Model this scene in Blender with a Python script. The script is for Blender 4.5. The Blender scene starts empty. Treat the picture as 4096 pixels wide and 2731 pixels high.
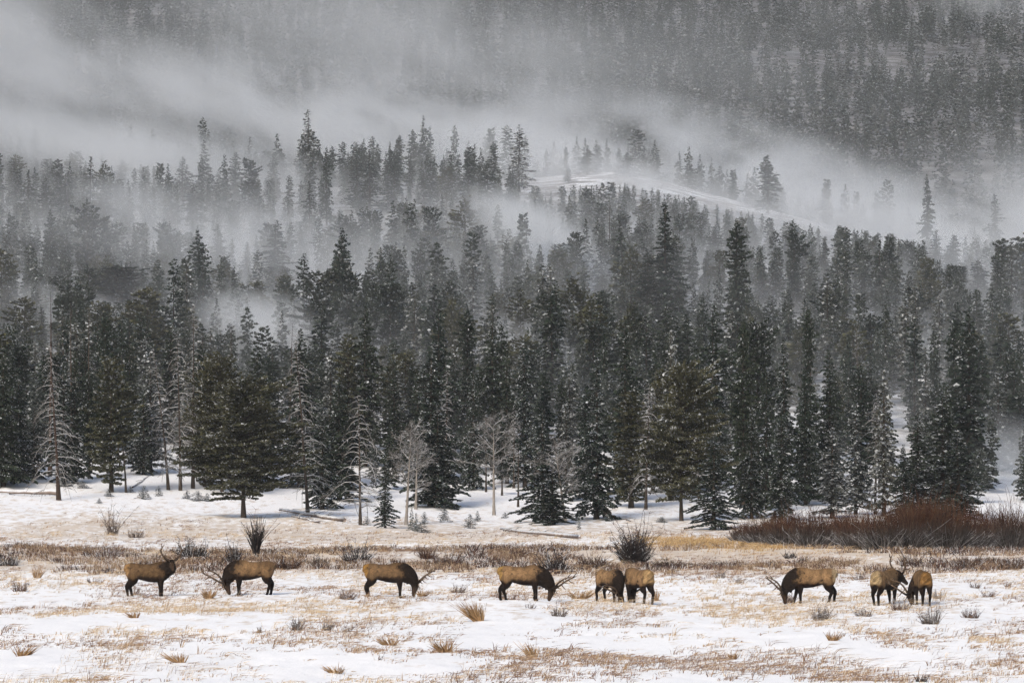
import bpy, math, random
import numpy as np
from mathutils import Vector, Matrix

# ------------------------------------------------------------------ camera, light, exposure
S = bpy.context.scene
H = 8.0                      # camera height above the meadow
F = 200.0 / 36.0 * 1024.0    # focal length in picture pixels
HOR = 405.0                  # row of the horizon
cd = bpy.data.cameras.new("camera"); cam = bpy.data.objects.new("camera", cd)
S.collection.objects.link(cam); S.camera = cam
cd.lens = 200; cd.sensor_width = 36; cd.clip_start = 1; cd.clip_end = 9000
cam.location = (0, 0, H)
cam.rotation_euler = (math.pi / 2 + math.atan((HOR - 341.0) / F), 0, 0)

SUN_EL, SUN_AZ = math.radians(38), math.radians(205)   # azimuth clockwise from +Y: behind the camera, a little west
w = bpy.data.worlds.new("World"); S.world = w; w.use_nodes = True
nt = w.node_tree; nt.nodes.clear()
out = nt.nodes.new("ShaderNodeOutputWorld"); bg = nt.nodes.new("ShaderNodeBackground")
sky = nt.nodes.new("ShaderNodeTexSky"); sky.sky_type = 'NISHITA'; sky.sun_disc = False
sky.sun_elevation = SUN_EL; sky.sun_rotation = SUN_AZ
sky.air_density = 1.0; sky.dust_density = 3.0; sky.ozone_density = 1.0
bg.inputs[1].default_value = 0.12
nt.links.new(sky.outputs[0], bg.inputs[0]); nt.links.new(bg.outputs[0], out.inputs[0])
sl = bpy.data.lights.new("sun", 'SUN'); sl.energy = 2.0; sl.angle = math.radians(14); sl.color = (1, 0.93, 0.84)
so = bpy.data.objects.new("sun", sl); S.collection.objects.link(so)
sd = Vector((math.sin(SUN_AZ) * math.cos(SUN_EL), math.cos(SUN_AZ) * math.cos(SUN_EL), math.sin(SUN_EL)))
so.rotation_euler = (-sd).to_track_quat('-Z', 'Y').to_euler()
S.view_settings.view_transform = 'Standard'; S.view_settings.look = 'None'
S.view_settings.exposure = 0.44; S.view_settings.gamma = 1
cy = S.cycles
cy.max_bounces = 4; cy.diffuse_bounces = 2; cy.glossy_bounces = 1; cy.transparent_max_bounces = 4; cy.volume_bounces = 2
cy.use_adaptive_sampling = True; cy.adaptive_threshold = 0.04
cy.use_denoising = True
try:
    cy.denoising_prefilter = 'ACCURATE'; cy.denoising_input_passes = 'RGB_ALBEDO_NORMAL'
except Exception:
    pass
cy.volume_step_rate = 1.0; cy.volume_max_steps = 128
cy.caustics_reflective = False; cy.caustics_refractive = False

del_later = []
rng = np.random.default_rng(7)
random.seed(7)
C = S.collection

# ------------------------------------------------------------------ helpers
def hash2(ix, iy, seed):
    n = (ix.astype(np.int64) * 374761393 + iy.astype(np.int64) * 668265263 + seed * 1442695041) & 0x7fffffff
    n = ((n ^ (n >> 13)) * 1274126177) & 0x7fffffff
    n = (n ^ (n >> 16)) & 0xffffff
    return n / float(0xffffff)

def vnoise(x, y, seed=0):
    x = np.asarray(x, float); y = np.asarray(y, float)
    ix = np.floor(x); iy = np.floor(y); fx = x - ix; fy = y - iy
    fx = fx * fx * (3 - 2 * fx); fy = fy * fy * (3 - 2 * fy)
    a = hash2(ix, iy, seed); b = hash2(ix + 1, iy, seed); c = hash2(ix, iy + 1, seed); d = hash2(ix + 1, iy + 1, seed)
    return (a * (1 - fx) + b * fx) * (1 - fy) + (c * (1 - fx) + d * fx) * fy

def fbm(x, y, seed=0, o=3):
    s = 0; a = 1; t = 0
    for k in range(o):
        s = s + a * vnoise(x * 2 ** k, y * 2 ** k, seed + k * 17); t += a; a *= 0.5
    return s / t

def tag(o, label=None, cat=None, group=None, kind=None):
    if label: o["label"] = label
    if cat: o["category"] = cat
    if group: o["group"] = group
    if kind: o["kind"] = kind
    return o

def link(o, parent=None):
    C.objects.link(o)
    if parent is not None: o.parent = parent
    return o

def empty(name, loc, rz=0.0, sc=(1, 1, 1)):
    o = bpy.data.objects.new(name, None); C.objects.link(o)
    o.location = loc; o.rotation_euler = (0, 0, rz); o.scale = sc; o.empty_display_size = 0.3
    return o

class MB:
    """collects quads and triangles (numpy) into one mesh"""
    def __init__(s): s.v = []; s.f = []; s.m = []; s.a = []; s.n = 0
    def add(s, V, Fc, mat=0, att=None):
        V = np.asarray(V, float).reshape(-1, 3); Fc = np.asarray(Fc, int)
        s.v.append(V); s.f.append(Fc + s.n); s.m.append(np.full(len(Fc), mat) if np.isscalar(mat) else np.asarray(mat))
        if att is None: att = np.zeros((len(V), 3))
        att = np.asarray(att, float)
        if att.ndim == 1: att = np.tile(att, (len(V), 1))
        s.a.append(att); s.n += len(V)
    def mesh(s, name, mats, smooth=False):
        me = bpy.data.meshes.new(name)
        V = np.concatenate(s.v).astype(np.float32); A = np.concatenate(s.a).astype(np.float32)
        me.vertices.add(len(V)); me.vertices.foreach_set("co", V.ravel())
        tot = np.concatenate([np.full(len(f), f.shape[1]) for f in s.f]); idx = np.concatenate([f.ravel() for f in s.f])
        me.loops.add(len(idx)); me.loops.foreach_set("vertex_index", idx.astype(np.int32))
        me.polygons.add(len(tot)); st = np.concatenate([[0], np.cumsum(tot)[:-1]])
        me.polygons.foreach_set("loop_start", st.astype(np.int32))
        try: me.polygons.foreach_set("loop_total", tot.astype(np.int32))
        except Exception: pass
        me.polygons.foreach_set("material_index", np.concatenate(s.m).astype(np.int32))
        if smooth: me.polygons.foreach_set("use_smooth", np.ones(len(tot), bool))
        at = me.attributes.new("tint", 'FLOAT_VECTOR', 'POINT'); at.data.foreach_set("vector", A.ravel())
        for m in mats: me.materials.append(m)
        me.update(calc_edges=True)
        return me
    def build(s, name, mats, parent=None, smooth=False):
        return link(bpy.data.objects.new(name, s.mesh(name, mats if isinstance(mats, (list, tuple)) else [mats], smooth)), parent)

def tube(mb, pts, rad, n=5, mat=0, att=None, cap=True):
    """tapered tube along pts"""
    pts = np.asarray(pts, float); rad = np.broadcast_to(np.asarray(rad, float), (len(pts),))
    t = np.gradient(pts, axis=0); t /= np.linalg.norm(t, axis=1)[:, None] + 1e-9
    ref = np.array([0, 0, 1.0]) if abs(t[:, 2]).mean() < 0.8 else np.array([1.0, 0, 0])
    a = np.cross(t, ref); a /= np.linalg.norm(a, axis=1)[:, None] + 1e-9; b = np.cross(t, a)
    th = np.arange(n) * 2 * math.pi / n
    V = pts[:, None, :] + rad[:, None, None] * (np.cos(th)[None, :, None] * a[:, None, :] + np.sin(th)[None, :, None] * b[:, None, :])
    k = len(pts); i = np.arange(k - 1)[:, None] * n; j = np.arange(n)[None, :]; j2 = (j + 1) % n
    Q = np.stack([i + j, i + j2, i + n + j2, i + n + j], -1).reshape(-1, 4)
    A = None
    if att is not None:
        A = np.asarray(att, float)
        A = np.repeat(A, n, axis=0) if A.ndim == 2 else np.tile(A, (k * n, 1))
    mb.add(V.reshape(-1, 3), Q, mat, A)
    if cap and n >= 3:
        base = mb.n - k * n
        for s0 in (0, (k - 1) * n):
            ring = np.array([[base + s0 + q for q in range(n)]]) - mb.n
            mb.v.append(np.zeros((0, 3))); mb.a.append(np.zeros((0, 3))); mb.f.append(ring + mb.n); mb.m.append(np.full(1, mat))

def ribbons(mb, P0, P1, P2, W, side, mat=0, att=None):
    """N thin curved blades: base P0, middle P1, tip P2, width W, sideways unit vector side; att (N,3)"""
    N = len(P0); s = side * W[:, None] * 0.5
    V = np.stack([P0 - s, P0 + s, P1 + s * 0.75, P1 - s * 0.75, P2], 1).reshape(-1, 3)
    k = np.arange(N)[:, None] * 5
    Q = k + np.array([[0, 1, 2, 3]]); T = k + np.array([[3, 2, 4]])
    A = None if att is None else np.repeat(att, 5, axis=0)
    n0 = mb.n
    mb.add(V, Q, mat, A)
    mb.v.append(np.zeros((0, 3))); mb.a.append(np.zeros((0, 3))); mb.f.append(T + n0); mb.m.append(np.full(N, mat))

# ------------------------------------------------------------------ terrain
CPX = [-400, 0, 300, 540, 575, 625, 700, 760, 850, 950, 1024, 1400]
CPY = [190, 185, 185, 177, 173, 171, 190, 205, 228, 262, 275, 300]
def crest_z(px): return H + (HOR - np.interp(px, CPX, CPY)) * 950 / F

def G(x, y):
    x = np.asarray(x, float); y = np.asarray(y, float)
    px = 512 + F * x / np.maximum(y, 100)
    zc = crest_z(px)
    shift = np.interp(px, [0, 240, 420, 700, 900, 1024], [-12, -4, 6, 8, 20, 34])   # where the slope starts
    yy = np.where(y < 560, y - shift * np.clip((560 - y) / 120, 0, 1), y)
    def hill(yy):
        z = np.interp(yy, [0, 380, 400, 430, 500, 600], [0, 0, 0.8, 2.6, 8.9, 16])
        z7 = np.minimum(23, zc - 13); z8 = np.minimum(30, zc - 8); z9 = zc - 2.2
        seg = lambda a, b, za, zb: za + (zb - za) * np.clip((yy - a) / (b - a), 0, 1)
        z = np.where(yy > 600, seg(600, 700, 16, z7), z)
        z = np.where(yy > 700, seg(700, 800, z7, z8), z)
        z = np.where(yy > 800, seg(800, 915, z8, z9), z)
        z = np.where(yy > 915, seg(915, 950, z9, zc), z)
        z = np.where(yy > 950, seg(950, 1040, zc, zc - 6), z)
        z = np.where(yy > 1040, seg(1040, 1200, zc - 6, zc + 2), z)
        z = np.where(yy > 1200, seg(1200, 1500, zc + 2, 80), z)
        z = np.where(yy > 1500, np.interp(yy, [1500, 1800, 2200, 2800, 3600], [80, 118, 168, 245, 330]), z)
        return z
    z = (hill(yy - 14) + hill(yy - 5) + hill(yy + 5) + hill(yy + 14)) * 0.25
    far = np.clip((y - 420) / 200, 0, 1)
    z = z + far * (fbm(x / 60, y / 70, 3, 3) - 0.5) * 5 * np.clip(y / 900, 0.5, 2.5) * np.where((y > 880) & (y < 1010), 0.25, 1.0)
    m = np.clip((520 - y) / 120, 0, 1)
    z = z + m * ((fbm(x / 9 + 5, y / 16, 11, 2) - 0.5) * 0.42 + (fbm(x / 2.1, y / 4.0, 12, 3) - 0.5) * 0.17 + (vnoise(x / 0.6, y / 0.9, 14) - 0.5) * 0.05)
    # low bank on which the brush strip grows
    z = z + 0.35 * np.exp(-((y - 296 - 3 * np.sin(x / 7)) / 14) ** 2)
    return z

def gz(x, y): return float(G(np.array([x]), np.array([y]))[0])

_D = np.concatenate([np.arange(120, 600, 1.0), np.arange(600, 1250, 2.5), np.arange(1250, 3500, 10)])
def hit(px, py):
    """first point of the terrain met in the direction (px, py)"""
    X = (px - 512) / F * _D; Z = G(X, _D)
    pr = HOR - (Z - H) * F / _D
    k = np.nonzero(pr <= py)[0]
    d = _D[k[0]] if len(k) else _D[-1]
    x = (px - 512) / F * d
    return x, d, gz(x, d)

def OV(v): return v / 2.296875      # the big overview of the photograph -> 1024 px frame

# ------------------------------------------------------------------ materials
def mat(name, rough=0.9):
    m = bpy.data.materials.new(name); m.use_nodes = True
    n = m.node_tree; b = n.nodes["Principled BSDF"]; b.inputs["Roughness"].default_value = rough
    b.inputs["Specular IOR Level"].default_value = 0.03
    return m, n, b
def N(n, t, **kw):
    x = n.nodes.new(t)
    for k, v in kw.items(): setattr(x, k, v)
    return x
def mixc(n, fac, a, b):
    x = N(n, "ShaderNodeMix", data_type='RGBA')
    for i, s in ((0, fac), (6, a), (7, b)):
        if hasattr(s, "links"): n.links.new(s, x.inputs[i])
        else: x.inputs[i].default_value = s if i == 0 else (*s, 1)
    return x.outputs[2]
def ramp(n, src, lo, hi, a=0.0, b=1.0):
    x = N(n, "ShaderNodeMapRange"); x.clamp = True
    n.links.new(src, x.inputs[0])
    for i, v in ((1, lo), (2, hi), (3, a), (4, b)): x.inputs[i].default_value = v
    return x.outputs[0]
def noise(n, scale, detail=3, vec=None, rough=0.55):
    x = N(n, "ShaderNodeTexNoise"); x.inputs["Scale"].default_value = scale; x.inputs["Detail"].default_value = detail
    x.inputs["Roughness"].default_value = rough
    if vec is not None: n.links.new(vec, x.inputs["Vector"])
    return x.outputs["Fac"]
def mth(n, op, a, b=None):
    x = N(n, "ShaderNodeMath", operation=op)
    for i, s in ((0, a), (1, b)):
        if s is None: continue
        if hasattr(s, "links"): n.links.new(s, x.inputs[i])
        else: x.inputs[i].default_value = s
    return x.outputs[0]

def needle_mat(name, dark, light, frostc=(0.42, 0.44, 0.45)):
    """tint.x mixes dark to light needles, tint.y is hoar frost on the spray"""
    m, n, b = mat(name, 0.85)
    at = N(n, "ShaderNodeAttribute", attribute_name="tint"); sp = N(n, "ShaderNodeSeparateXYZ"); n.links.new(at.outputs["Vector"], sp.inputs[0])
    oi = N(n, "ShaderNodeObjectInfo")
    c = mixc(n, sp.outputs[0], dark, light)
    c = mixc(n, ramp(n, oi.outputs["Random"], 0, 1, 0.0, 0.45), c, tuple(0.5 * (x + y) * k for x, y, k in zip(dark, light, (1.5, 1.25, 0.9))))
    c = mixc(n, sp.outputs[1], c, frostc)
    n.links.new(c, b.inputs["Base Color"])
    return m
M_SPR = needle_mat("spruce_needles", (0.008, 0.013, 0.011), (0.036, 0.050, 0.037))
M_OLV = needle_mat("pine_needles", (0.018, 0.023, 0.013), (0.088, 0.090, 0.054))
M_FROSTHAZE = needle_mat("frost_haze_needles", (0.030, 0.038, 0.034), (0.085, 0.092, 0.084), (0.55, 0.57, 0.58))

def snow_mat(name, c=(0.80, 0.82, 0.84)):
    m, n, b = mat(name, 0.6)
    n.links.new(mixc(n, noise(n, 3.0), tuple(v * 0.88 for v in c), c), b.inputs["Base Color"])
    return m
M_SNOW = snow_mat("branch_snow", (0.62, 0.64, 0.66))

def bark_mat(name, a, bcol, snow=0.0, s0=.15, s1=.75):
    m, n, b = mat(name, 0.9)
    g = N(n, "ShaderNodeNewGeometry"); tc = N(n, "ShaderNodeTexCoord")
    c = mixc(n, noise(n, 5.0, 4, tc.outputs["Object"]), a, bcol)
    if snow > 0:
        sx = N(n, "ShaderNodeSeparateXYZ"); n.links.new(g.outputs["True Normal"], sx.inputs[0])
        up = ramp(n, sx.outputs[2], s0, s1, 0, snow)
        c = mixc(n, mth(n, 'MULTIPLY', up, ramp(n, noise(n, 1.3, 2, tc.outputs["Object"]), 0.35, 0.6, 0.4, 1)), c, (0.72, 0.73, 0.74))
    n.links.new(c, b.inputs["Base Color"])
    return m
M_BARK = bark_mat("conifer_bark", (0.022, 0.018, 0.015), (0.075, 0.058, 0.045))
M_BARKR = bark_mat("brown_dead_bark", (0.022, 0.017, 0.014), (0.075, 0.05, 0.038), 0.5)
M_TWIG = bark_mat("frosted_twigs", (0.07, 0.063, 0.056), (0.19, 0.175, 0.16), 0.62)
M_TWIGD = bark_mat("dead_branches", (0.035, 0.030, 0.027), (0.10, 0.09, 0.08), 0.9)
M_ASPEN = bark_mat("aspen_bark", (0.16, 0.14, 0.12), (0.30, 0.27, 0.24), 0.6)
M_LOG = bark_mat("weathered_log", (0.08, 0.05, 0.035), (0.18, 0.12, 0.085), 1.0, -.05, .2)

def tint_mat(name, rough=0.9, bump=0.0, bscale=20):
    """colour straight from the tint attribute, broken up by noise"""
    m, n, b = mat(name, rough)
    at = N(n, "ShaderNodeAttribute", attribute_name="tint"); tc = N(n, "ShaderNodeTexCoord")
    nz = noise(n, bscale, 3, tc.outputs["Object"])
    hv = N(n, "ShaderNodeHueSaturation"); n.links.new(at.outputs["Color"], hv.inputs["Color"]); n.links.new(ramp(n, nz, 0.25, 0.75, 0.72, 1.25), hv.inputs["Value"])
    n.links.new(hv.outputs[0], b.inputs["Base Color"])
    if bump:
        bp = N(n, "ShaderNodeBump"); bp.inputs["Strength"].default_value = bump; bp.inputs["Distance"].default_value = 0.03
        n.links.new(nz, bp.inputs["Height"]); n.links.new(bp.outputs[0], b.inputs["Normal"])
    return m
M_GRASS = tint_mat("dry_grass", 0.8, 0, 3)
M_FUR = tint_mat("elk_fur", 0.85, 0.5, 26)
M_ANT = tint_mat("antler_horn", 0.5, 0, 12)
M_EYE, _n, _b = mat("elk_eye", 0.15); _b.inputs["Base Color"].default_value = (0.01, 0.008, 0.006, 1)

# ground: snow over dry meadow
m, n, b = mat("snowy_meadow", 0.75); M_GROUND = m
tc = N(n, "ShaderNodeNewGeometry"); pos = tc.outputs["Position"]
mp = N(n, "ShaderNodeMapping"); n.links.new(pos, mp.inputs[0]); mp.inputs["Scale"].default_value = (1, 0.28, 1)
mp2 = N(n, "ShaderNodeMapping"); n.links.new(pos, mp2.inputs[0]); mp2.inputs["Scale"].default_value = (1, 0.1, 1)
sp = N(n, "ShaderNodeSeparateXYZ"); n.links.new(pos, sp.inputs[0]); Y = sp.outputs[1]; X = sp.outputs[0]
snow = mixc(n, noise(n, 0.35, 4, mp.outputs[0]), (0.76, 0.757, 0.75), (0.86, 0.853, 0.84))
# dry grass showing through the thin cover: patches, more of it around the brush strip and behind it
patch = noise(n, 1.6, 5, mp.outputs[0], 0.65); big = noise(n, 0.11, 3, mp2.outputs[0])
band = N(n, "ShaderNodeValToRGB"); n.links.new(ramp(n, Y, 150, 450), band.inputs[0])
el = band.color_ramp.elements
stops = [(150, .16), (182, .08), (205, .14), (222, .34), (240, .28), (262, .30), (276, .62), (300, .78), (315, .50), (330, .38), (345, .60), (372, .58), (392, .34), (420, .10)]
while len(el) < len(stops): el.new(0.5)
for e, (yv, v) in zip(el, stops):
    e.position = (yv - 150) / 300; e.color = (v, v, v, 1)
cover = mth(n, 'ADD', mth(n, 'ADD', patch, mth(n, 'MULTIPLY', band.outputs[0], 0.55)), mth(n, 'MULTIPLY', mth(n, 'SUBTRACT', big, 0.5), 0.35))
cov = ramp(n, cover, 0.66, 0.86, 0, 0.75)
straw = mixc(n, noise(n, 0.7, 3, mp.outputs[0]), (0.40, 0.29, 0.19), (0.58, 0.48, 0.36))
gcol = mixc(n, cov, snow, straw)
# forest floor beyond the meadow: old snow, twigs and litter
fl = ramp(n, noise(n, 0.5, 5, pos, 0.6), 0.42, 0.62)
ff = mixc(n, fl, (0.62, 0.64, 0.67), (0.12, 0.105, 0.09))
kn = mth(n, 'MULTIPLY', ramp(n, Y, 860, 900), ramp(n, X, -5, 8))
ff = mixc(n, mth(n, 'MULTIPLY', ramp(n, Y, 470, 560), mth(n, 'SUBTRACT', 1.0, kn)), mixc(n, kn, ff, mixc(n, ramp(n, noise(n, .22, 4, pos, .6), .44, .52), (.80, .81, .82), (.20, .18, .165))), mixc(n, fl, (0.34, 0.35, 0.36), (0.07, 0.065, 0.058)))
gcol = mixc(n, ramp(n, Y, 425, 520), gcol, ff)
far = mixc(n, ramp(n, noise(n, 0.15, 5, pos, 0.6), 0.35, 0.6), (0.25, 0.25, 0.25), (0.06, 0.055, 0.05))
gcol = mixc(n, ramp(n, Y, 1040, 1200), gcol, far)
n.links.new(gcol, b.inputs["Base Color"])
bp = N(n, "ShaderNodeBump"); bp.inputs["Strength"].default_value = 0.7; bp.inputs["Distance"].default_value = 0.12
n.links.new(noise(n, 1.1, 5, mp.outputs[0], 0.6), bp.inputs["Height"]); n.links.new(bp.outputs[0], b.inputs["Normal"])

# ------------------------------------------------------------------ ground sheet
ys = np.concatenate([np.arange(-120, 150, 8), np.arange(150, 345, 0.38), np.arange(345, 470, 0.8), np.arange(470, 1000, 4), np.arange(1000, 3600, 18)])
ss = np.concatenate([-np.geomspace(0.115, 1.2, 26)[::-1], np.linspace(-0.11, 0.11, 420), np.geomspace(0.115, 1.2, 26)])
SX, SY = np.meshgrid(ss, ys); GX = SX * (SY + 160); GZ = G(GX, SY)
mb = MB(); nr, nc = SX.shape
i, j = np.meshgrid(np.arange(nr - 1), np.arange(nc - 1), indexing='ij'); k = i * nc + j
mb.add(np.stack([GX, SY, GZ], -1), np.stack([k, k + 1, k + nc + 1, k + nc], -1).reshape(-1, 4))
tag(mb.build("ground", M_GROUND, smooth=True), kind="structure")

# ------------------------------------------------------------------ trees
def trunk_mesh(h, r, bark, lean=(0, 0), seed=0):
    g = np.random.default_rng(seed); mb = MB(); k = 8; t = np.linspace(0, 1, k)
    P = np.stack([lean[0] * t ** 1.3 + np.cumsum(g.normal(0, .012 * h / k, k)), lean[1] * t ** 1.3 + np.cumsum(g.normal(0, .012 * h / k, k)), t * h * 0.985 - 0.15], 1)
    tube(mb, P, r * (1 - 0.93 * t) * np.where(t == 0, 1.35, 1) , 7)
    return mb.mesh("trunk", [bark], True)

def crown_mesh(seed, h, R, base=0.08, nb=90, spc=0.16, leaf=0.26, tilt=0.05, droop=0.35, shape='spruce', snow=0.12, frost=0.1, lump=0.35, twigs=True, mat_n=None, warm=0.3, lean=(0, 0), gap=0.0, bare_low=0.0):
    """branches spiral round the trunk; each carries many needle sprays, some with snow lying on them"""
    g = np.random.default_rng(seed); mb = MB()
    t = (np.arange(nb) + g.random(nb)) / nb
    t = base + (1 - base) * t ** 0.92
    u0 = (t - base) / (1 - base)
    if shape == 'spruce': prof = (1 - u0) ** 0.66 * 0.97 + 0.02
    elif shape == 'narrow': prof = np.clip((1 - u0) ** 0.5, 0, 1) * (0.55 + 0.45 * np.clip(u0 * 4, 0, 1)) + 0.03
    elif shape == 'pine': prof = np.sin(math.pi * np.clip(0.16 + 0.80 * u0, 0, 1)) ** 0.75 + 0.04
    elif shape == 'round': prof = np.clip(1 - (np.abs(u0 - 0.55) / 0.5) ** 2.4, 0.05, 1) ** 0.7
    az = np.arange(nb) * 2.39996 + g.normal(0, 0.35, nb)
    lumpn = vnoise(np.cos(az) * 1.5 + 20 + seed, t * h * 0.55, seed) + 0.5 * vnoise(np.sin(az) * 3 + 9, t * h * 1.3, seed + 5)
    L = R * prof * (1 - lump + lump * 1.9 * (lumpn - 0.35)) * g.uniform(0.72, 1.18, nb)
    L = np.maximum(L, 0.12)
    keep = g.random(nb) > gap * (1 - u0 * 0.5); az, t, L, u0 = az[keep], t[keep], L[keep], u0[keep]; nb = len(az)
    tl = tilt + g.normal(0, 0.06, nb) + 0.55 * u0 ** 2
    dr = droop * g.uniform(0.6, 1.3, nb)
    cs, sn = np.cos(az), np.sin(az)
    ax = lean[0] * t ** 1.3; ay = lean[1] * t ** 1.3
    def pos(bi, u):
        rr = L[bi] * u
        z = t[bi] * h + rr * tl[bi] - dr[bi] * L[bi] * u ** 2 + 0.10 * L[bi] * np.clip(u - 0.7, 0, 1) * 2
        return np.stack([ax[bi] + cs[bi] * rr, ay[bi] + sn[bi] * rr, z], 1)
    # sprays
    m = np.maximum(3, (L / spc * (1.2 + L * 1.3)).astype(int))
    bi = np.repeat(np.arange(nb), m); K = len(bi)
    u = np.sqrt(g.uniform(0.02 + bare_low, 1.02, K)) if shape in ('pine', 'round') else g.uniform(0.06, 1.03, K) ** 0.8
    lat = g.uniform(-1, 1, K) * L[bi] * 0.42 * np.clip(1.12 - u, 0.08, 1) * np.clip(u * 3, 0.2, 1)
    P = pos(bi, u)
    P[:, 0] += -sn[bi] * lat; P[:, 1] += cs[bi] * lat
    P[:, 2] += -np.abs(lat) * 0.25 * droop / 0.35 + g.normal(0, 0.035, K) * leaf / .26
    hd = az[bi] + np.sign(lat) * g.uniform(0.2, 1.1, K)
    pitch = g.normal(-0.15, 0.45, K) + (0.45 if shape in ('pine', 'round') else 0)
    d = np.stack([np.cos(hd) * np.cos(pitch), np.sin(hd) * np.cos(pitch), np.sin(pitch)], 1)
    roll = g.normal(0, 0.7, K)
    sd_ = np.stack([-np.sin(hd), np.cos(hd), np.zeros(K)], 1); upv = np.cross(d, sd_)
    s2 = sd_ * np.cos(roll)[:, None] + upv * np.sin(roll)[:, None]
    sz = leaf * g.uniform(0.55, 1.35, K) * (0.75 + 0.35 * np.minimum(L[bi], 1))
    wd = sz * g.uniform(0.42, 0.85, K)
    A = P - d * sz[:, None] * 0.45; B = P + d * sz[:, None] * 0.55
    Vq = np.stack([A, P + s2 * wd[:, None] * 0.5, B, P - s2 * wd[:, None] * 0.5], 1)
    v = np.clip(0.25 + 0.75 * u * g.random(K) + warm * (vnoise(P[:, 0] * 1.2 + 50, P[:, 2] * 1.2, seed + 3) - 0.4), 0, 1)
    fr = np.where(g.random(K) < frost * (0.4 + 1.2 * vnoise(P[:, 0] * 0.9 + 8, P[:, 2] * 0.8 + 7, seed + 9)) * (0.3 + u), g.uniform(0.3, 0.95, K), g.uniform(0, 0.03, K) * min(1, frost * 3))
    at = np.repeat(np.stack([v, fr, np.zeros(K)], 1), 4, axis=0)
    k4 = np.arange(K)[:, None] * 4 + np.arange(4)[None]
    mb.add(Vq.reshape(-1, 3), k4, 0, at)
    # snow caught on the sprays: small lumpy pads, mostly near the branch tips
    if snow > 0:
        pick = np.nonzero(g.random(K) < snow * (0.25 + 1.1 * vnoise(P[:, 0] * 0.7 + 31, P[:, 2] * 0.6 + 3, seed + 21)) * (0.35 + 0.9 * u))[0]
        Pp = P[pick] + np.array([0, 0, 0.035]); q = len(pick)
        hh = hd[pick] + g.normal(0, .5, q); a = sz[pick] * g.uniform(0.35, 0.75, q); c = a * g.uniform(0.25, 0.55, q)
        dx = np.stack([np.cos(hh), np.sin(hh), g.normal(-0.15, .25, q)], 1); dy = np.stack([-np.sin(hh), np.cos(hh), g.normal(0, .2, q)], 1)
        V2 = np.stack([Pp - dx * a[:, None] * .5, Pp + dy * c[:, None] * .5, Pp + dx * a[:, None] * .5, Pp - dy * c[:, None] * .5, Pp + np.array([0, 0, 1]) * (c * 0.45)[:, None]], 1)
        k5 = np.arange(q)[:, None] * 5
        base_n = mb.n; mb.add(V2.reshape(-1, 3), k5 + np.array([[0, 1, 4]]), 1)
        for tri in ([1, 2, 4], [2, 3, 4], [3, 0, 4]):
            mb.f.append(k5 + np.array([tri]) + base_n); mb.m.append(np.full(q, 1))
            mb.v.append(np.zeros((0, 3))); mb.a.append(np.zeros((0, 3)))
    if twigs:
        for q in range(0, nb):
            if L[q] > 0.5:
                uu = np.array([0, .5, .95]); tube(mb, pos(np.full(3, q), uu), 0.035 * L[q] ** .5 * np.array([1, .6, .25]), 3, 2, cap=False)
    return mb.mesh("crown", [mat_n or M_SPR, M_SNOW, M_BARK])

def dead_mesh(seed, h, R, nb=70, base=0.12, arch=0.9, thick=0.024, sub=5, mats=None, lean=(0, 0), shape=0.6, up=0.25):
    """a leafless conifer: whorls of thin arched boughs with side twigs"""
    g = np.random.default_rng(seed); mb = MB()
    for q in range(nb):
        t = base + (1 - base) * ((q + g.random()) / nb); L = R * ((1 - (t - base) / (1 - base)) ** shape * 0.95 + 0.05) * g.uniform(0.45, 1.2)
        a = q * 2.39996 + g.normal(0, .5); u = np.linspace(0, 1, 6); bend = g.normal(0, 0.35)
        aa = a + bend * u; rr = L * u
        z = t * h + L * (up * u - arch * g.uniform(.5, 1.2) * u ** 2.2) + L * g.normal(0, .06) * np.sin(u * 5)
        P = np.stack([lean[0] * t ** 1.3 + np.cos(aa) * rr, lean[1] * t ** 1.3 + np.sin(aa) * rr, z], 1)
        tube(mb, P, thick * (0.6 + 0.5 * L / R) * (1 - 0.72 * u), 4, 0, cap=False)
        for s in range(int(sub * L / R + 0.5)):
            k = g.integers(2, 5); l2 = L * g.uniform(.15, .4); a2 = aa[k] + g.choice([-1, 1]) * g.uniform(.4, 1.1); w = np.linspace(0, 1, 4)
            P2 = P[k] + np.stack([np.cos(a2) * l2 * w, np.sin(a2) * l2 * w, l2 * (g.normal(0.05, .25) * w - .4 * w ** 2)], 1)
            tube(mb, P2, thick * 0.55 * (1 - 0.6 * w), 3, 0, cap=False)
    return mb.mesh("crown", mats or [M_TWIG])

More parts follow.
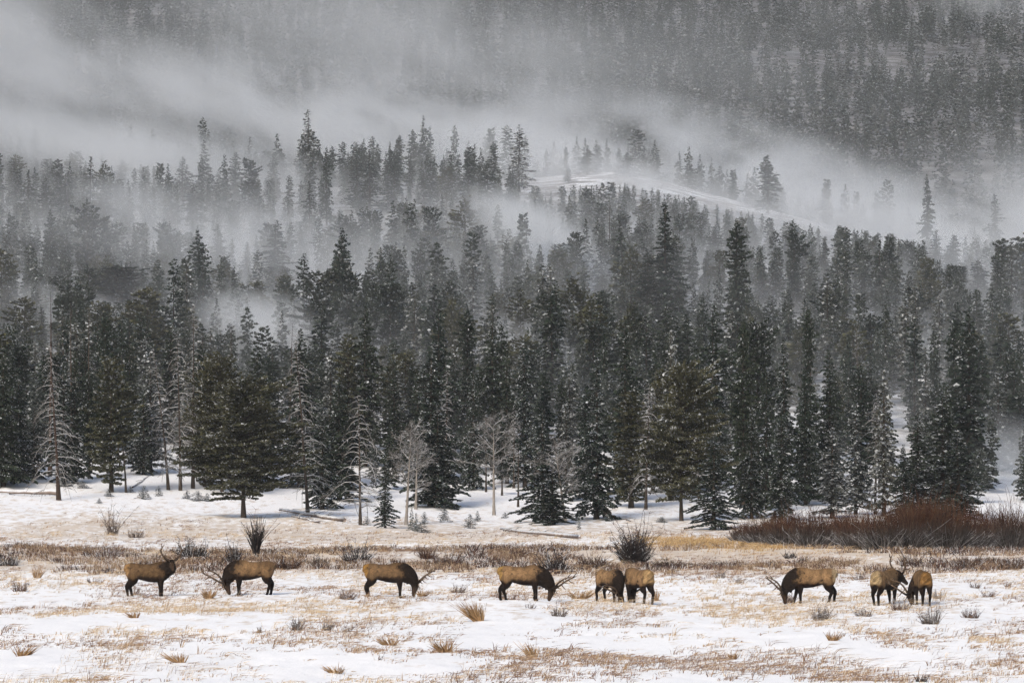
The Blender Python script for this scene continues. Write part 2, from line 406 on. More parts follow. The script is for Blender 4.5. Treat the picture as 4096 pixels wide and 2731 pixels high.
def aspen_mesh(seed, h, R, clear=0.33, mats=None, twist=0.0):
    """leafless broadleaf: boughs fork upward and outward into fine frosted twigs"""
    g = np.random.default_rng(seed); mb = MB()
    def grow(p, d, L, r, lev):
        k = 5; P = [p]; dd = d.copy()
        for s in range(k - 1):
            dd = dd + g.normal(0, .16, 3) + np.array([0, 0, 0.05 if lev < 2 else -0.03]); dd /= np.linalg.norm(dd); P.append(P[-1] + dd * L / (k - 1))
        P = np.array(P); tube(mb, P, r * np.linspace(1, .5, k), 4 if lev < 3 else 3, 0, cap=False)
        if lev >= 4: return
        for q in range((6, 5, 5, 4)[lev] if lev else 9):
            s = g.uniform(0.25, 1.0); i0 = min(int(s * (k - 1)), k - 2); f = s * (k - 1) - i0; b0 = P[i0] * (1 - f) + P[i0 + 1] * f
            a = g.random() * 6.283; side = np.array([math.cos(a), math.sin(a), g.normal(.15, .25)]); nd = dd * g.uniform(.5, .9) + side * g.uniform(.55, 1.0); nd /= np.linalg.norm(nd)
            grow(b0, nd, L * g.uniform(.42, .62), max(r * 0.5, 0.007), lev + 1)
    top = h * 0.72
    for q in range(17):
        t = clear + (1 - clear) * (q + g.random()) / 17; a = q * 2.4 + g.normal(0, .3)
        d = np.array([math.cos(a), math.sin(a), 0.35 + 0.9 * (t - clear)]); d /= np.linalg.norm(d)
        L = R * (0.55 + 0.6 * math.sin(math.pi * min(1, (t - clear) / (1 - clear) * .8 + .15)))
        grow(np.array([0, 0, t * h * 0.86]), d, L * .8, 0.035, 1)
    return mb.mesh("crown", mats or [M_TWIG])

# prototypes, all 12 m tall, crown radius 2 m, scaled per tree.  [trunk mesh, crown mesh]
HI = {}; RAD = {'broad': 3.6}
def proto(key, h=12.0, R=2.0, tr=0.17, n=1, **kw):
    HI[key] = [(trunk_mesh(h, tr, M_BARK, seed=hash_s(key, i)), crown_mesh(hash_s(key, i), h, R, **kw)) for i in range(n)]
def hash_s(k, i): return (sum(ord(c) * (j + 3) for j, c in enumerate(k)) * 7 + i * 131) % 9973
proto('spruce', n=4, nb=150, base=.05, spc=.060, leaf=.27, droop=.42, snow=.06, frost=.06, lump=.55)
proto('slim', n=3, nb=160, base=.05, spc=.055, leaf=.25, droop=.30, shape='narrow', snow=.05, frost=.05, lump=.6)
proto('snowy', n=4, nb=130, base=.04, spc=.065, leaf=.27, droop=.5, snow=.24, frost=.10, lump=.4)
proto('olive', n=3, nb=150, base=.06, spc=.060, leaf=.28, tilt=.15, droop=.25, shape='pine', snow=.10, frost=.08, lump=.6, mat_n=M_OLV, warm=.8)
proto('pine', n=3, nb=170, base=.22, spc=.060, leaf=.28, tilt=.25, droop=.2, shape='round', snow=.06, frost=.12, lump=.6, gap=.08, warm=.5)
proto('frosty', n=3, nb=120, base=.06, spc=.070, leaf=.28, droop=.35, snow=.22, frost=.30, lump=.55, mat_n=M_FROSTHAZE)
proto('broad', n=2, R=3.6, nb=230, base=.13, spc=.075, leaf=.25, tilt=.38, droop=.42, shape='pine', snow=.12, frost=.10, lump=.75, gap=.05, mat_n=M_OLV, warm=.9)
MID = {}
def protom(key, n=3, **kw):
    MID[key] = [(trunk_mesh(12, .16, M_BARK, seed=hash_s(key, i) + 5), crown_mesh(hash_s(key, i) + 50, 12, 2.0, twigs=False, **kw)) for i in range(n)]
protom('spruce', n=6, nb=110, spc=.12, leaf=.36, droop=.4, snow=.015, frost=.10, lump=.55)
protom('slim', n=4, nb=110, spc=.12, leaf=.33, droop=.3, shape='narrow', snow=.012, frost=.10, lump=.5)
protom('pine', n=4, nb=120, base=.08, spc=.12, leaf=.36, tilt=.3, droop=.2, shape='round', snow=.012, frost=.12, lump=.6, gap=.06)
protom('olive', n=2, nb=110, base=.08, spc=.12, leaf=.36, tilt=.12, droop=.2, shape='pine', snow=.012, frost=.10, lump=.6, mat_n=M_OLV, warm=.6)
protom('frosty', n=3, nb=100, spc=.12, leaf=.34, droop=.35, snow=.03, frost=.26, lump=.5, mat_n=M_FROSTHAZE)

WORD = {'broad': ('pine_tree', 'pine'), 'spruce': ('spruce_tree', 'spruce'), 'slim': ('spruce_tree', 'spruce'), 'snowy': ('spruce_tree', 'spruce'), 'olive': ('pine_tree', 'pine'), 'pine': ('pine_tree', 'pine'), 'frosty': ('spruce_tree', 'spruce'),
        'dead': ('dead_tree', 'dead tree'), 'snag': ('dead_tree', 'dead tree'), 'aspen': ('bare_tree', 'bare tree')}
LOOK = {'broad': 'broad olive', 'spruce': 'dark', 'slim': 'slim dark', 'snowy': 'snow-flecked', 'olive': 'olive green', 'pine': 'round-topped', 'frosty': 'frost-and-haze-grey', 'dead': 'frosted', 'snag': 'bare-poled', 'aspen': 'pale twiggy'}
MARKS = [(0, 'log fence'), (75, 'grey willow stems'), (150, 'elk with raised head'), (248, 'elk by the spiky bush'), (330, 'spiky bush and third elk'), (396, 'third elk'), (470, 'pale-trunked bare tree'),
         (545, 'elk by the dark shrub'), (600, 'elk pair'), (655, 'big round bush'), (730, 'yellow grass patch'), (812, 'lone elk by the willows'), (885, 'elk with turned head'), (925, 'elk seen from behind'), (985, 'end of the red willows')]
ALLT = []
def put_tree(px, by, ty, hw, kind, lod=None, y=None, text=None, rz=None, parts=True, lean=0):
    if y is None: x, y, z = hit(px, by)
    else: x = (px - 512) / F * y; z = gz(x, y); by = HOR - (z - H) * F / y
    h = (by - ty) * y / F; r = hw * y / F
    name, cat = WORD[kind]
    e = empty(name, (x, y, z), random.random() * 6.283 if rz is None else rz)
    tag(e, text, cat); e["k"] = kind; e["px"] = px; e["top"] = ty; e["hh"] = h; e["dd"] = y
    del_later.append(e); ALLT.append(e)
    if kind in ('dead', 'snag'):
        s = int(px * 7 + by) % 9973
        ln = (lean * y / F, 0)
        tm = link(bpy.data.objects.new("trunk", trunk_mesh(h, (.06 + .005 * h) if px > 65 else .15, M_BARK if px > 65 else M_BARKR, ln, s)), e)
        bm = link(bpy.data.objects.new("crown", dead_mesh(s, h, r * (1.15 if kind == 'dead' else 1), nb=int((7.5 if kind == 'dead' else 3.2) * h), base=.13 if kind == 'dead' else .3, sub=6 if kind == 'dead' else 2, mats=[M_TWIG if kind == 'dead' else M_TWIGD], lean=ln, arch=1.0, thick=.034 if kind == 'dead' else .022, up=.32)), e)
        e.rotation_euler = (0, 0, 0)
        return e
    if kind == 'aspen':
        s = int(px * 7 + by) % 9973
        ln = (lean * y / F, 0)
        link(bpy.data.objects.new("trunk", trunk_mesh(h * .9, 0.11, M_ASPEN, (0, 0), s)), e)
        link(bpy.data.objects.new("crown", aspen_mesh(s, h, r)), e)
        e.rotation_euler = (0, math.atan2(ln[0], h), 0)
        return e
    P = (HI if (lod or ('hi' if y < 455 else 'mid')) == 'hi' else MID)
    P = P.get(kind) or P['spruce']; tm, cm = P[random.randrange(len(P))]
    link(bpy.data.objects.new("trunk", tm), e); link(bpy.data.objects.new("crown", cm), e)
    q_ = 1.45 * RAD.get(kind, 2.0) / 2.0; e.scale = (r / q_, r / q_, h / 12.0)
    return e
del_later = []

front = [  # x, base row, top row, half width (all in overview pixels), kind
 (8, 1120, 800, 42, 'spruce'), (44, 1108, 860, 34, 'snowy'), (-25, 1115, 800, 50, 'spruce'), (28, 1085, 830, 40, 'spruce'), (78, 1100, 930, 26, 'snowy'),
 (145, 1112, 838, 40, 'snowy'), (172, 1108, 808, 24, 'spruce'), (205, 1100, 850, 26, 'slim'), (256, 1130, 822, 42, 'olive'), (240, 1080, 716, 26, 'slim'),
 (345, 1085, 795, 40, 'frosty'), (330, 1090, 900, 34, 'snowy'), (510, 1130, 828, 56, 'broad'), (590, 1112, 785, 44, 'spruce'), (560, 1188, 880, 84, 'broad'), (470, 1118, 880, 34, 'olive'),
 (690, 1120, 758, 52, 'spruce'), (740, 1170, 932, 42, 'snowy'), (760, 1120, 800, 44, 'frosty'), (780, 1150, 880, 44, 'spruce'), (885, 1212, 1055, 24, 'snowy'),
 (840, 1070, 702, 44, 'spruce'), (800, 1070, 770, 40, 'olive'), (990, 1162, 800, 56, 'snowy'), (1008, 1100, 700, 48, 'spruce'), (1005, 1165, 930, 52, 'snowy'), (960, 1110, 840, 36, 'spruce'), (905, 1085, 830, 36, 'spruce'),
 (1087, 1125, 845, 30, 'snowy'), (1075, 1060, 712, 34, 'slim'), (1130, 1080, 735, 42, 'spruce'), (1165, 1110, 800, 34, 'spruce'), (1205, 1120, 785, 40, 'snowy'), (1150, 1060, 740, 34, 'spruce'),
 (1245, 1198, 945, 48, 'snowy'), (1270, 1205, 1090, 46, 'spruce'), (1300, 1130, 920, 30, 'frosty'), (1290, 1100, 870, 22, 'slim'), (1250, 1110, 850, 26, 'slim'), (1345, 1150, 880, 34, 'spruce'),
 (1370, 1192, 815, 50, 'snowy'), (1437, 1150, 738, 42, 'spruce'), (1450, 1165, 900, 50, 'olive'), (1387, 1020, 757, 15, 'slim'), (1500, 1130, 890, 36, 'frosty'),
 (1565, 1196, 848, 66, 'broad'), (1540, 1150, 760, 38, 'frosty'), (1640, 1216, 1000, 48, 'snowy'), (1640, 1110, 700, 46, 'spruce'), (1600, 1130, 810, 44, 'spruce'),
 (1708, 1165, 738, 32, 'slim'), (1727, 1190, 928, 32, 'snowy'), (1700, 1160, 860, 34, 'snowy'), (1740, 1090, 750, 40, 'pine'), (1800, 1150, 780, 40, 'snowy'), (1795, 1195, 955, 38, 'snowy'), (1760, 1170, 840, 34, 'spruce'),
 (1855, 1110, 708, 26, 'slim'), (1850, 1160, 860, 34, 'spruce'), (1905, 1150, 800, 40, 'spruce'), (1912, 1190, 982, 44, 'frosty'), (1948, 1040, 770, 20, 'spruce'), (1978, 1160, 838, 34, 'slim'), (2030, 1185, 850, 40, 'frosty'), (1965, 1180, 920, 34, 'frosty'),
 (2108, 1190, 942, 50, 'snowy'), (2075, 1190, 1020, 30, 'spruce'), (2165, 1190, 905, 66, 'snowy'), (2172, 1150, 880, 22, 'slim'), (2200, 1195, 990, 56, 'snowy'), (2225, 1120, 708, 62, 'spruce'), (2195, 1090, 735, 30, 'slim'), (2320, 1010, 788, 32, 'spruce'), (2290, 1080, 850, 40, 'frosty'), (2340, 1090, 900, 40, 'spruce'), (2268, 1075, 900, 34, 'spruce'), (2345, 1040, 800, 36, 'spruce'), (2300, 1040, 830, 30, 'slim'), (2255, 1050, 780, 34, 'spruce'),
]
for X0, B, T, W, K in front: put_tree(OV(X0), OV(B), OV(T), OV(W), K)
for X0, B, T, W, K, ln in [(135, 1148, 790, 60, 'dead', -22), (387, 1127, 800, 42, 'dead', -36), (415, 1128, 765, 56, 'dead', -8), (443, 1122, 690, 34, 'dead', 3), (707, 1178, 770, 62, 'dead', -28), (828, 1205, 905, 74, 'dead', -6),
        (1605, 1150, 890, 46, 'dead', -10), (1020, 1150, 840, 42, 'dead', 6), (1483, 1170, 880, 40, 'dead', 8), (2010, 1180, 900, 60, 'dead', 4), (1180, 1120, 930, 34, 'dead', 0),
        (205, 1090, 700, 12, 'snag', 2), (165, 1080, 690, 12, 'snag', -5), (115, 1090, 660, 12, 'snag', 0), (290, 1130, 960, 14, 'snag', -14), (1975, 1010, 738, 18, 'snag', -8), (1693, 800, 512, 26, 'snag', 0), (530, 1080, 740, 18, 'snag', 0), (665, 1060, 740, 32, 'snag', 8), (1860, 1100, 712, 24, 'snag', 4), (1400, 640, 445, 10, 'snag', 0), (1116, 1130, 1000, 10, 'snag', 0), (1190, 1165, 1010, 22, 'snag', 0)]:
    put_tree(OV(X0), OV(B), OV(T), OV(W), K, lean=OV(ln))
for X0, B, T, W, ln in [(932, 1205, 955, 56, 12), (1135, 1182, 935, 62, 0), (1300, 1200, 1000, 66, -28), (955, 1170, 1000, 40, 4)]:
    put_tree(OV(X0), OV(B), OV(T), OV(W), 'aspen', lean=OV(ln))

mid = [(1527, 800, 466, 50, 'spruce'), (1488, 800, 572, 48, 'spruce'), (1550, 740, 540, 34, 'spruce'), (1693, 870, 510, 36, 'slim'), (1905, 505, 350, 36, 'spruce'), (2010, 500, 362, 19, 'slim'), (2047, 510, 415, 18, 'spruce'),
 (2172, 540, 392, 36, 'spruce'), (2285, 640, 445, 28, 'spruce'), (2328, 620, 458, 24, 'slim'), (1813, 490, 365, 24, 'spruce'), (1763, 490, 355, 24, 'spruce'), (1192, 440, 272, 25, 'frosty'), (1393, 345, 225, 24, 'spruce'), (1540, 380, 282, 20, 'pine'),
 (150, 375, 270, 19, 'spruce'), (92, 430, 286, 24, 'spruce'), (57, 400, 283, 19, 'spruce'), (33, 410, 290, 20, 'spruce'), (5, 400, 293, 16, 'spruce'), (347, 430, 310, 23, 'spruce'), (374, 430, 308, 26, 'spruce'), (540, 480, 350, 19, 'slim'),
 (597, 570, 452, 24, 'spruce'), (707, 430, 237, 24, 'spruce'), (568, 390, 238, 13, 'slim'), (510, 370, 270, 14, 'spruce'), (765, 340, 230, 16, 'spruce'), (890, 370, 252, 17, 'slim'), (848, 490, 345, 28, 'spruce'), (820, 480, 365, 22, 'spruce'),
 (905, 490, 365, 24, 'spruce'), (942, 450, 370, 13, 'slim'), (973, 500, 395, 23, 'spruce'), (1077, 490, 350, 22, 'spruce'), (1120, 550, 368, 28, 'spruce'), (1015, 560, 448, 20, 'spruce'), (208, 530, 360, 28, 'spruce'), (238, 530, 402, 30, 'spruce'),
 (297, 580, 430, 30, 'spruce'), (65, 530, 390, 28, 'spruce'), (105, 540, 410, 26, 'spruce'), (152, 540, 400, 24, 'spruce'), (443, 570, 425, 28, 'spruce'), (500, 650, 515, 30, 'spruce'), (635, 700, 508, 36, 'spruce'), (690, 620, 515, 14, 'slim'),
 (568, 660, 555, 18, 'spruce'), (280, 450, 365, 20, 'spruce'), (430, 345, 205, 14, 'slim'), (440, 180, 38, 14, 'slim'), (105, 345, 215, 22, 'spruce'), (1168, 530, 435, 16, 'spruce'), (1292, 610, 500, 17, 'spruce'), (2150, 650, 530, 18, 'slim'),
 (2190, 670, 540, 26, 'spruce'), (2248, 720, 595, 32, 'spruce'), (1752, 730, 618, 26, 'spruce'), (1822, 730, 588, 22, 'spruce'), (1560, 790, 635, 22, 'spruce'), (1385, 700, 632, 26, 'spruce'), (1895, 680, 545, 16, 'slim'), (1735, 600, 520, 20, 'spruce'),
 (1640, 620, 520, 26, 'spruce'), (1620, 690, 590, 18, 'spruce'), (20, 800, 670, 30, 'spruce'), (95, 850, 705, 26, 'spruce'), (270, 760, 615, 60, 'pine'), (1248, 400, 325, 15, 'spruce'), (1968, 480, 438, 8, 'spruce'), (1350, 400, 340, 18, 'spruce'), (1440, 410, 350, 20, 'spruce'),
 (1305, 420, 385, 9, 'spruce'), (1680, 420, 345, 18, 'spruce'), (1710, 420, 312, 16, 'spruce'), (1965, 345, 280, 24, 'spruce'), (2055, 420, 300, 16, 'spruce'), (1620, 420, 338, 14, 'spruce'), (2085, 500, 402, 20, 'spruce'), (2230, 560, 470, 22, 'spruce'), (2130, 620, 400, 18, 'spruce'),
 (660, 560, 445, 24, 'frosty'), (710, 560, 415, 24, 'spruce'), (750, 520, 340, 16, 'spruce'), (628, 460, 350, 16, 'spruce'), (420, 470, 360, 22, 'spruce'), (445, 420, 280, 14, 'slim'), (300, 370, 300, 10, 'slim'), (130, 370, 260, 10, 'slim'), (1020, 400, 300, 20, 'spruce'), (1062, 370, 290, 16, 'spruce'), (972, 390, 310, 20, 'spruce'), (1110, 360, 290, 14, 'slim'), (1800, 360, 310, 14, 'slim'), (1990, 420, 350, 14, 'spruce')]
KEY = [(OV(a), OV(b), OV(c), OV(d)) for a, b, c, d, _ in mid]
for X0, B, T, W, K in mid: put_tree(OV(X0), OV(B), OV(T) + (6 if T < 300 and B < 450 else 0), OV(W) * 1.1, 'frosty' if T < 300 and B < 450 else K, lod='hi' if B > 590 else 'mid')  # distant spires take the grey needles: mist over them put into the colour

# the rest of the wood on the slope: the larger ones one by one, the others as one mass
taken = [(e.location.x, e.location.y) for e in ALLT]
cand = []; g = np.random.default_rng(21)
yy = 416.0
while yy < 940:
    half = 0.105 * yy + 4; step = 3.35 + (yy - 440) * 0.0036
    xx = -half + g.random() * step
    while xx < half:
        cand.append((xx + g.normal(0, step * .3), yy + g.normal(0, step * .6))); xx += step * g.uniform(.8, 1.5)
    yy += step * 1.45
def pxy(x, y): z = gz(x, y); return 512 + F * x / y, HOR - (z - H) * F / y
def crest_py(px): return float(np.interp(px, CPX, CPY))
rest = []
for x, y in cand:
    px, py = pxy(x, y)
    if not (-25 < px < 1050) or (y < 440 and (py > 503 or g.random() < .35)): continue
    if any((x - a) ** 2 + (y - b) ** 2 < 5 for a, b in taken): continue
    if y > 860 and 530 < px < 900 and g.random() < .72: continue
    if vnoise(x / 22, y / 30, 77) < (0.30 if y > 470 else .2): continue       # small clearings
    big = g.random() < .16
    h = (7.2 + 4.2 * vnoise(x / 18, y / 25, 5)) * g.uniform(.7, 1.05) * np.interp(y, [416, 428, 445, 480, 560], [.45, .6, 1.0, .93, .80]) * (1.35 if big and y > 480 else 1.0)
    if 500 < px < 960 and py > crest_py(px):
        lim = (py - crest_py(px) - np.interp(px, [500, 540, 800, 960], [-20, 17, 11, -14]) + 5 * g.random()) * y / F
        if lim < 3.0: continue
        h = min(h, lim)
    for kx, kb, kt, kw in KEY:
        if abs(px - kx) < kw * .95 + 2 and py > kb - 4 and py - h * F / y < kb - .45 * (kb - kt):
            h = min(h, (py - (kb - .45 * (kb - kt))) * y / F)
    if h < 2.2: continue
    rest.append((x, y, px, py, h))
rest.sort(key=lambda r: -r[4] / r[1])
ns = sum(1 for e in ALLT if e.name.startswith('spruce_tree')); npi = sum(1 for e in ALLT if e.name.startswith('pine_tree'))
mass = []
for x, y, px, py, h in rest:
    q = g.random(); q2 = vnoise(x / 30, y / 45, 9)
    kind = 'frosty' if q < .12 + .26 * (q2 > .5) + .10 * (y > 530) else 'spruce' if q < .62 else 'slim' if q < .86 else 'pine' if q < .92 else 'olive'
    isp = WORD[kind][0] == 'spruce_tree'
    if (isp and ns < 300) or (not isp and npi < 170):
        ns += isp; npi += (not isp)
        put_tree(px, py, py - h * F / y, (1.55 + .75 * g.random()) * h / 11 * F / y * (.62 if kind == 'slim' else .85), kind, y=y)
    else: mass.append((x, y, h, kind))

# one mass: what stands between and beyond, up the far mountainside
def flat(me):
    V = np.empty(len(me.vertices) * 3, np.float32); me.vertices.foreach_get("co", V)
    A = np.empty(len(me.vertices) * 3, np.float32); me.attributes["tint"].data.foreach_get("vector", A)
    T = np.empty(len(me.polygons), np.int32); me.polygons.foreach_get("loop_total", T)
    L = np.empty(len(me.loops), np.int32); me.loops.foreach_get("vertex_index", L)
    M = np.empty(len(me.polygons), np.int32); me.polygons.foreach_get("material_index", M)
    st = np.concatenate([[0], np.cumsum(T)[:-1]])
    return V.reshape(-1, 3), A.reshape(-1, 3), [(n, L[(st[T == n][:, None] + np.arange(n))], M[T == n]) for n in np.unique(T)]
LO = [flat(crown_mesh(900 + i, 12, 2.0, nb=34, spc=.34, leaf=.62, twigs=False, lump=.5, snow=.004, frost=.08, base=.08, shape=s)) for i, s in enumerate(['spruce', 'narrow', 'spruce', 'round', 'pine', 'spruce', 'narrow', 'round'])]
MF = {k: [flat(c) for _, c in v] for k, v in MID.items()}
LOsl = [flat(crown_mesh(950 + i, 12, 2.0, nb=80, spc=.13, leaf=.44, twigs=False, lump=.5, snow=.02, frost=.14, base=.06, shape=s)) for i, s in enumerate(['spruce', 'narrow', 'spruce', 'round', 'narrow', 'spruce'])]
mbm = MB(); gm = np.random.default_rng(33)
def stamp(mb, fl, x, y, z, w, h, rz):
    V, A, Fs = fl; c, s = math.cos(rz), math.sin(rz)
    V2 = np.stack([(V[:, 0] * c - V[:, 1] * s) * w + x, (V[:, 0] * s + V[:, 1] * c) * w + y, V[:, 2] * h + z], 1)
    n0 = mb.n; A2 = A.copy(); A2[:, 0] = np.clip(A2[:, 0] + gm.normal(0, .12), 0, 1); A2[:, 1] = np.clip(A2[:, 1] + max(0, gm.normal(0, .10)), 0, 1)
    first = True
    for n_, f_, m_ in Fs:
        if first: mb.add(V2, f_, m_, A2); first = False
        else:
            mb.v.append(np.zeros((0, 3))); mb.a.append(np.zeros((0, 3))); mb.f.append(f_ + n0); mb.m.append(m_)
for x, y, h, kind in mass:
    fl = LOsl[gm.integers(len(LOsl))]
    stamp(mbm, fl, x, y, gz(x, y), h / 12 * gm.uniform(.8, 1.2), h / 12, gm.random() * 6.28)
far_pts = []
yy = 962.0
while yy < 2420:
    half = 0.108 * yy + 6; step = 5.6 + (yy - 1000) * 0.0022
    n_ = int(2 * half / step); xs = -half + (np.arange(n_) + gm.random(n_)) * step
    far_pts.append(np.stack([xs, yy + gm.normal(0, step * .5, n_)], 1)); yy += step * 1.15
far_pts = np.concatenate(far_pts); fz = G(far_pts[:, 0], far_pts[:, 1])
dens = vnoise(far_pts[:, 0] / 45, far_pts[:, 1] / 60, 91)
for (x, y), z, dn in zip(far_pts, fz, dens):
    if gm.random() < .12 or dn < .12: continue
    h = gm.uniform(6.5, 13.5) * (0.8 + .4 * dn)
    if y < 1150: h *= .85
    fl = LOsl[gm.integers(len(LOsl))] if y < 1180 else LO[gm.integers(len(LO))]
    stamp(mbm, fl, x, y, z, h / 12 * gm.uniform(.75, 1.25), h / 12, gm.random() * 6.28)
fo = mbm.build("forest", [M_SPR, M_SNOW, M_BARK])
tag(fo, "far mass of frosted conifers covering the misty mountainside", "forest", kind="stuff")

# labels: look, height on the slope, what it stands above, rank by height there
RANK = ['tallest', 'second tallest', 'third tallest', 'fourth tallest', 'fifth tallest', 'sixth tallest', 'seventh tallest', 'eighth tallest', 'ninth tallest', 'tenth tallest']
cells = {}
for e in ALLT:
    px, d = e["px"], e["dd"]
    mk = min(MARKS, key=lambda q: abs(q[0] - px))[1]
    bd = 'at the meadow edge' if d < 412 else 'just inside the wood' if d < 470 else 'low on the slope' if d < 560 else 'halfway up the slope' if d < 700 else 'high on the slope' if d < 860 else 'on the misty ridge'
    cells.setdefault((LOOK[e["k"]], WORD[e["k"]][1], bd, mk), []).append(e)
for (lk, ct, bd, mk), es in cells.items():
    es.sort(key=lambda e: e["top"])
    for i, e in enumerate(es):
        s = f"{lk} {ct} {bd}, above the {mk}"
        if len(es) > 1: s = f"{RANK[i].replace('tallest','tallest')} {s}" if i < 10 else f"low {s}"
        e["label"] = s
        e["group"] = {'spruce tree': '', }.get(ct, '') or {'spruce': 'spruces of the snowy wood', 'pine': 'pines of the snowy wood', 'dead tree': 'dead standing trees', 'bare tree': 'leafless trees at the wood edge'}[ct]
for e in ALLT:
    for k in ("k", "px", "top", "hh", "dd"): del e[k]
# ------------------------------------------------------------------ elk
def catmull(P, n):
    P = np.asarray(P, float); Q = np.vstack([2 * P[0] - P[1], P, 2 * P[-1] - P[-2]]); out = []
    for i in range(len(P) - 1):
        p0, p1, p2, p3 = Q[i:i + 4]
        for t in np.linspace(0, 1, n, endpoint=False):
            out.append(0.5 * ((2 * p1) + (-p0 + p2) * t + (2 * p0 - 5 * p1 + 4 * p2 - p3) * t * t + (-p0 + 3 * p1 - 3 * p2 + p3) * t ** 3))
    out.append(P[-1]); return np.array(out)

def loft(mb, P, hh, hw, side=(0, 1, 0), n=14, sub=4):
    """closed body loft: centre line P with half height hh and half width hw"""
    A = catmull(np.column_stack([P, hh, hw]), sub); P = A[:, :3]; hh = A[:, 3]; hw = A[:, 4]
    t = np.gradient(P, axis=0); t /= np.linalg.norm(t, axis=1)[:, None]
    s = np.asarray(side, float); s = s[None] - (t @ s)[:, None] * t; s /= np.linalg.norm(s, axis=1)[:, None]; u = np.cross(t, s)
    th = np.arange(n) * 2 * math.pi / n
    V = P[:, None] + hw[:, None, None] * np.cos(th)[None, :, None] * s[:, None] + hh[:, None, None] * np.sin(th)[None, :, None] * u[:, None]
    k = len(P); i = np.arange(k - 1)[:, None] * n; j = np.arange(n)[None]; j2 = (j + 1) % n
    n0 = mb.n
    mb.add(V.reshape(-1, 3), np.stack([i + j, i + j2, i + n + j2, i + n + j], -1).reshape(-1, 4))
    ends = np.array([P[0] - t[0] * hw[0] * .5, P[-1] + t[-1] * hw[-1] * .5]); m0 = mb.n
    mb.add(ends, np.zeros((0, 3), int))
    jj = np.arange(n); T = np.concatenate([np.stack([np.full(n, m0), n0 + (jj + 1) % n, n0 + jj], 1), np.stack([np.full(n, m0 + 1), n0 + (k - 1) * n + jj, n0 + (k - 1) * n + (jj + 1) % n], 1)])
    mb.v.append(np.zeros((0, 3))); mb.a.append(np.zeros((0, 3))); mb.f.append(T); mb.m.append(np.zeros(len(T)))
    return P

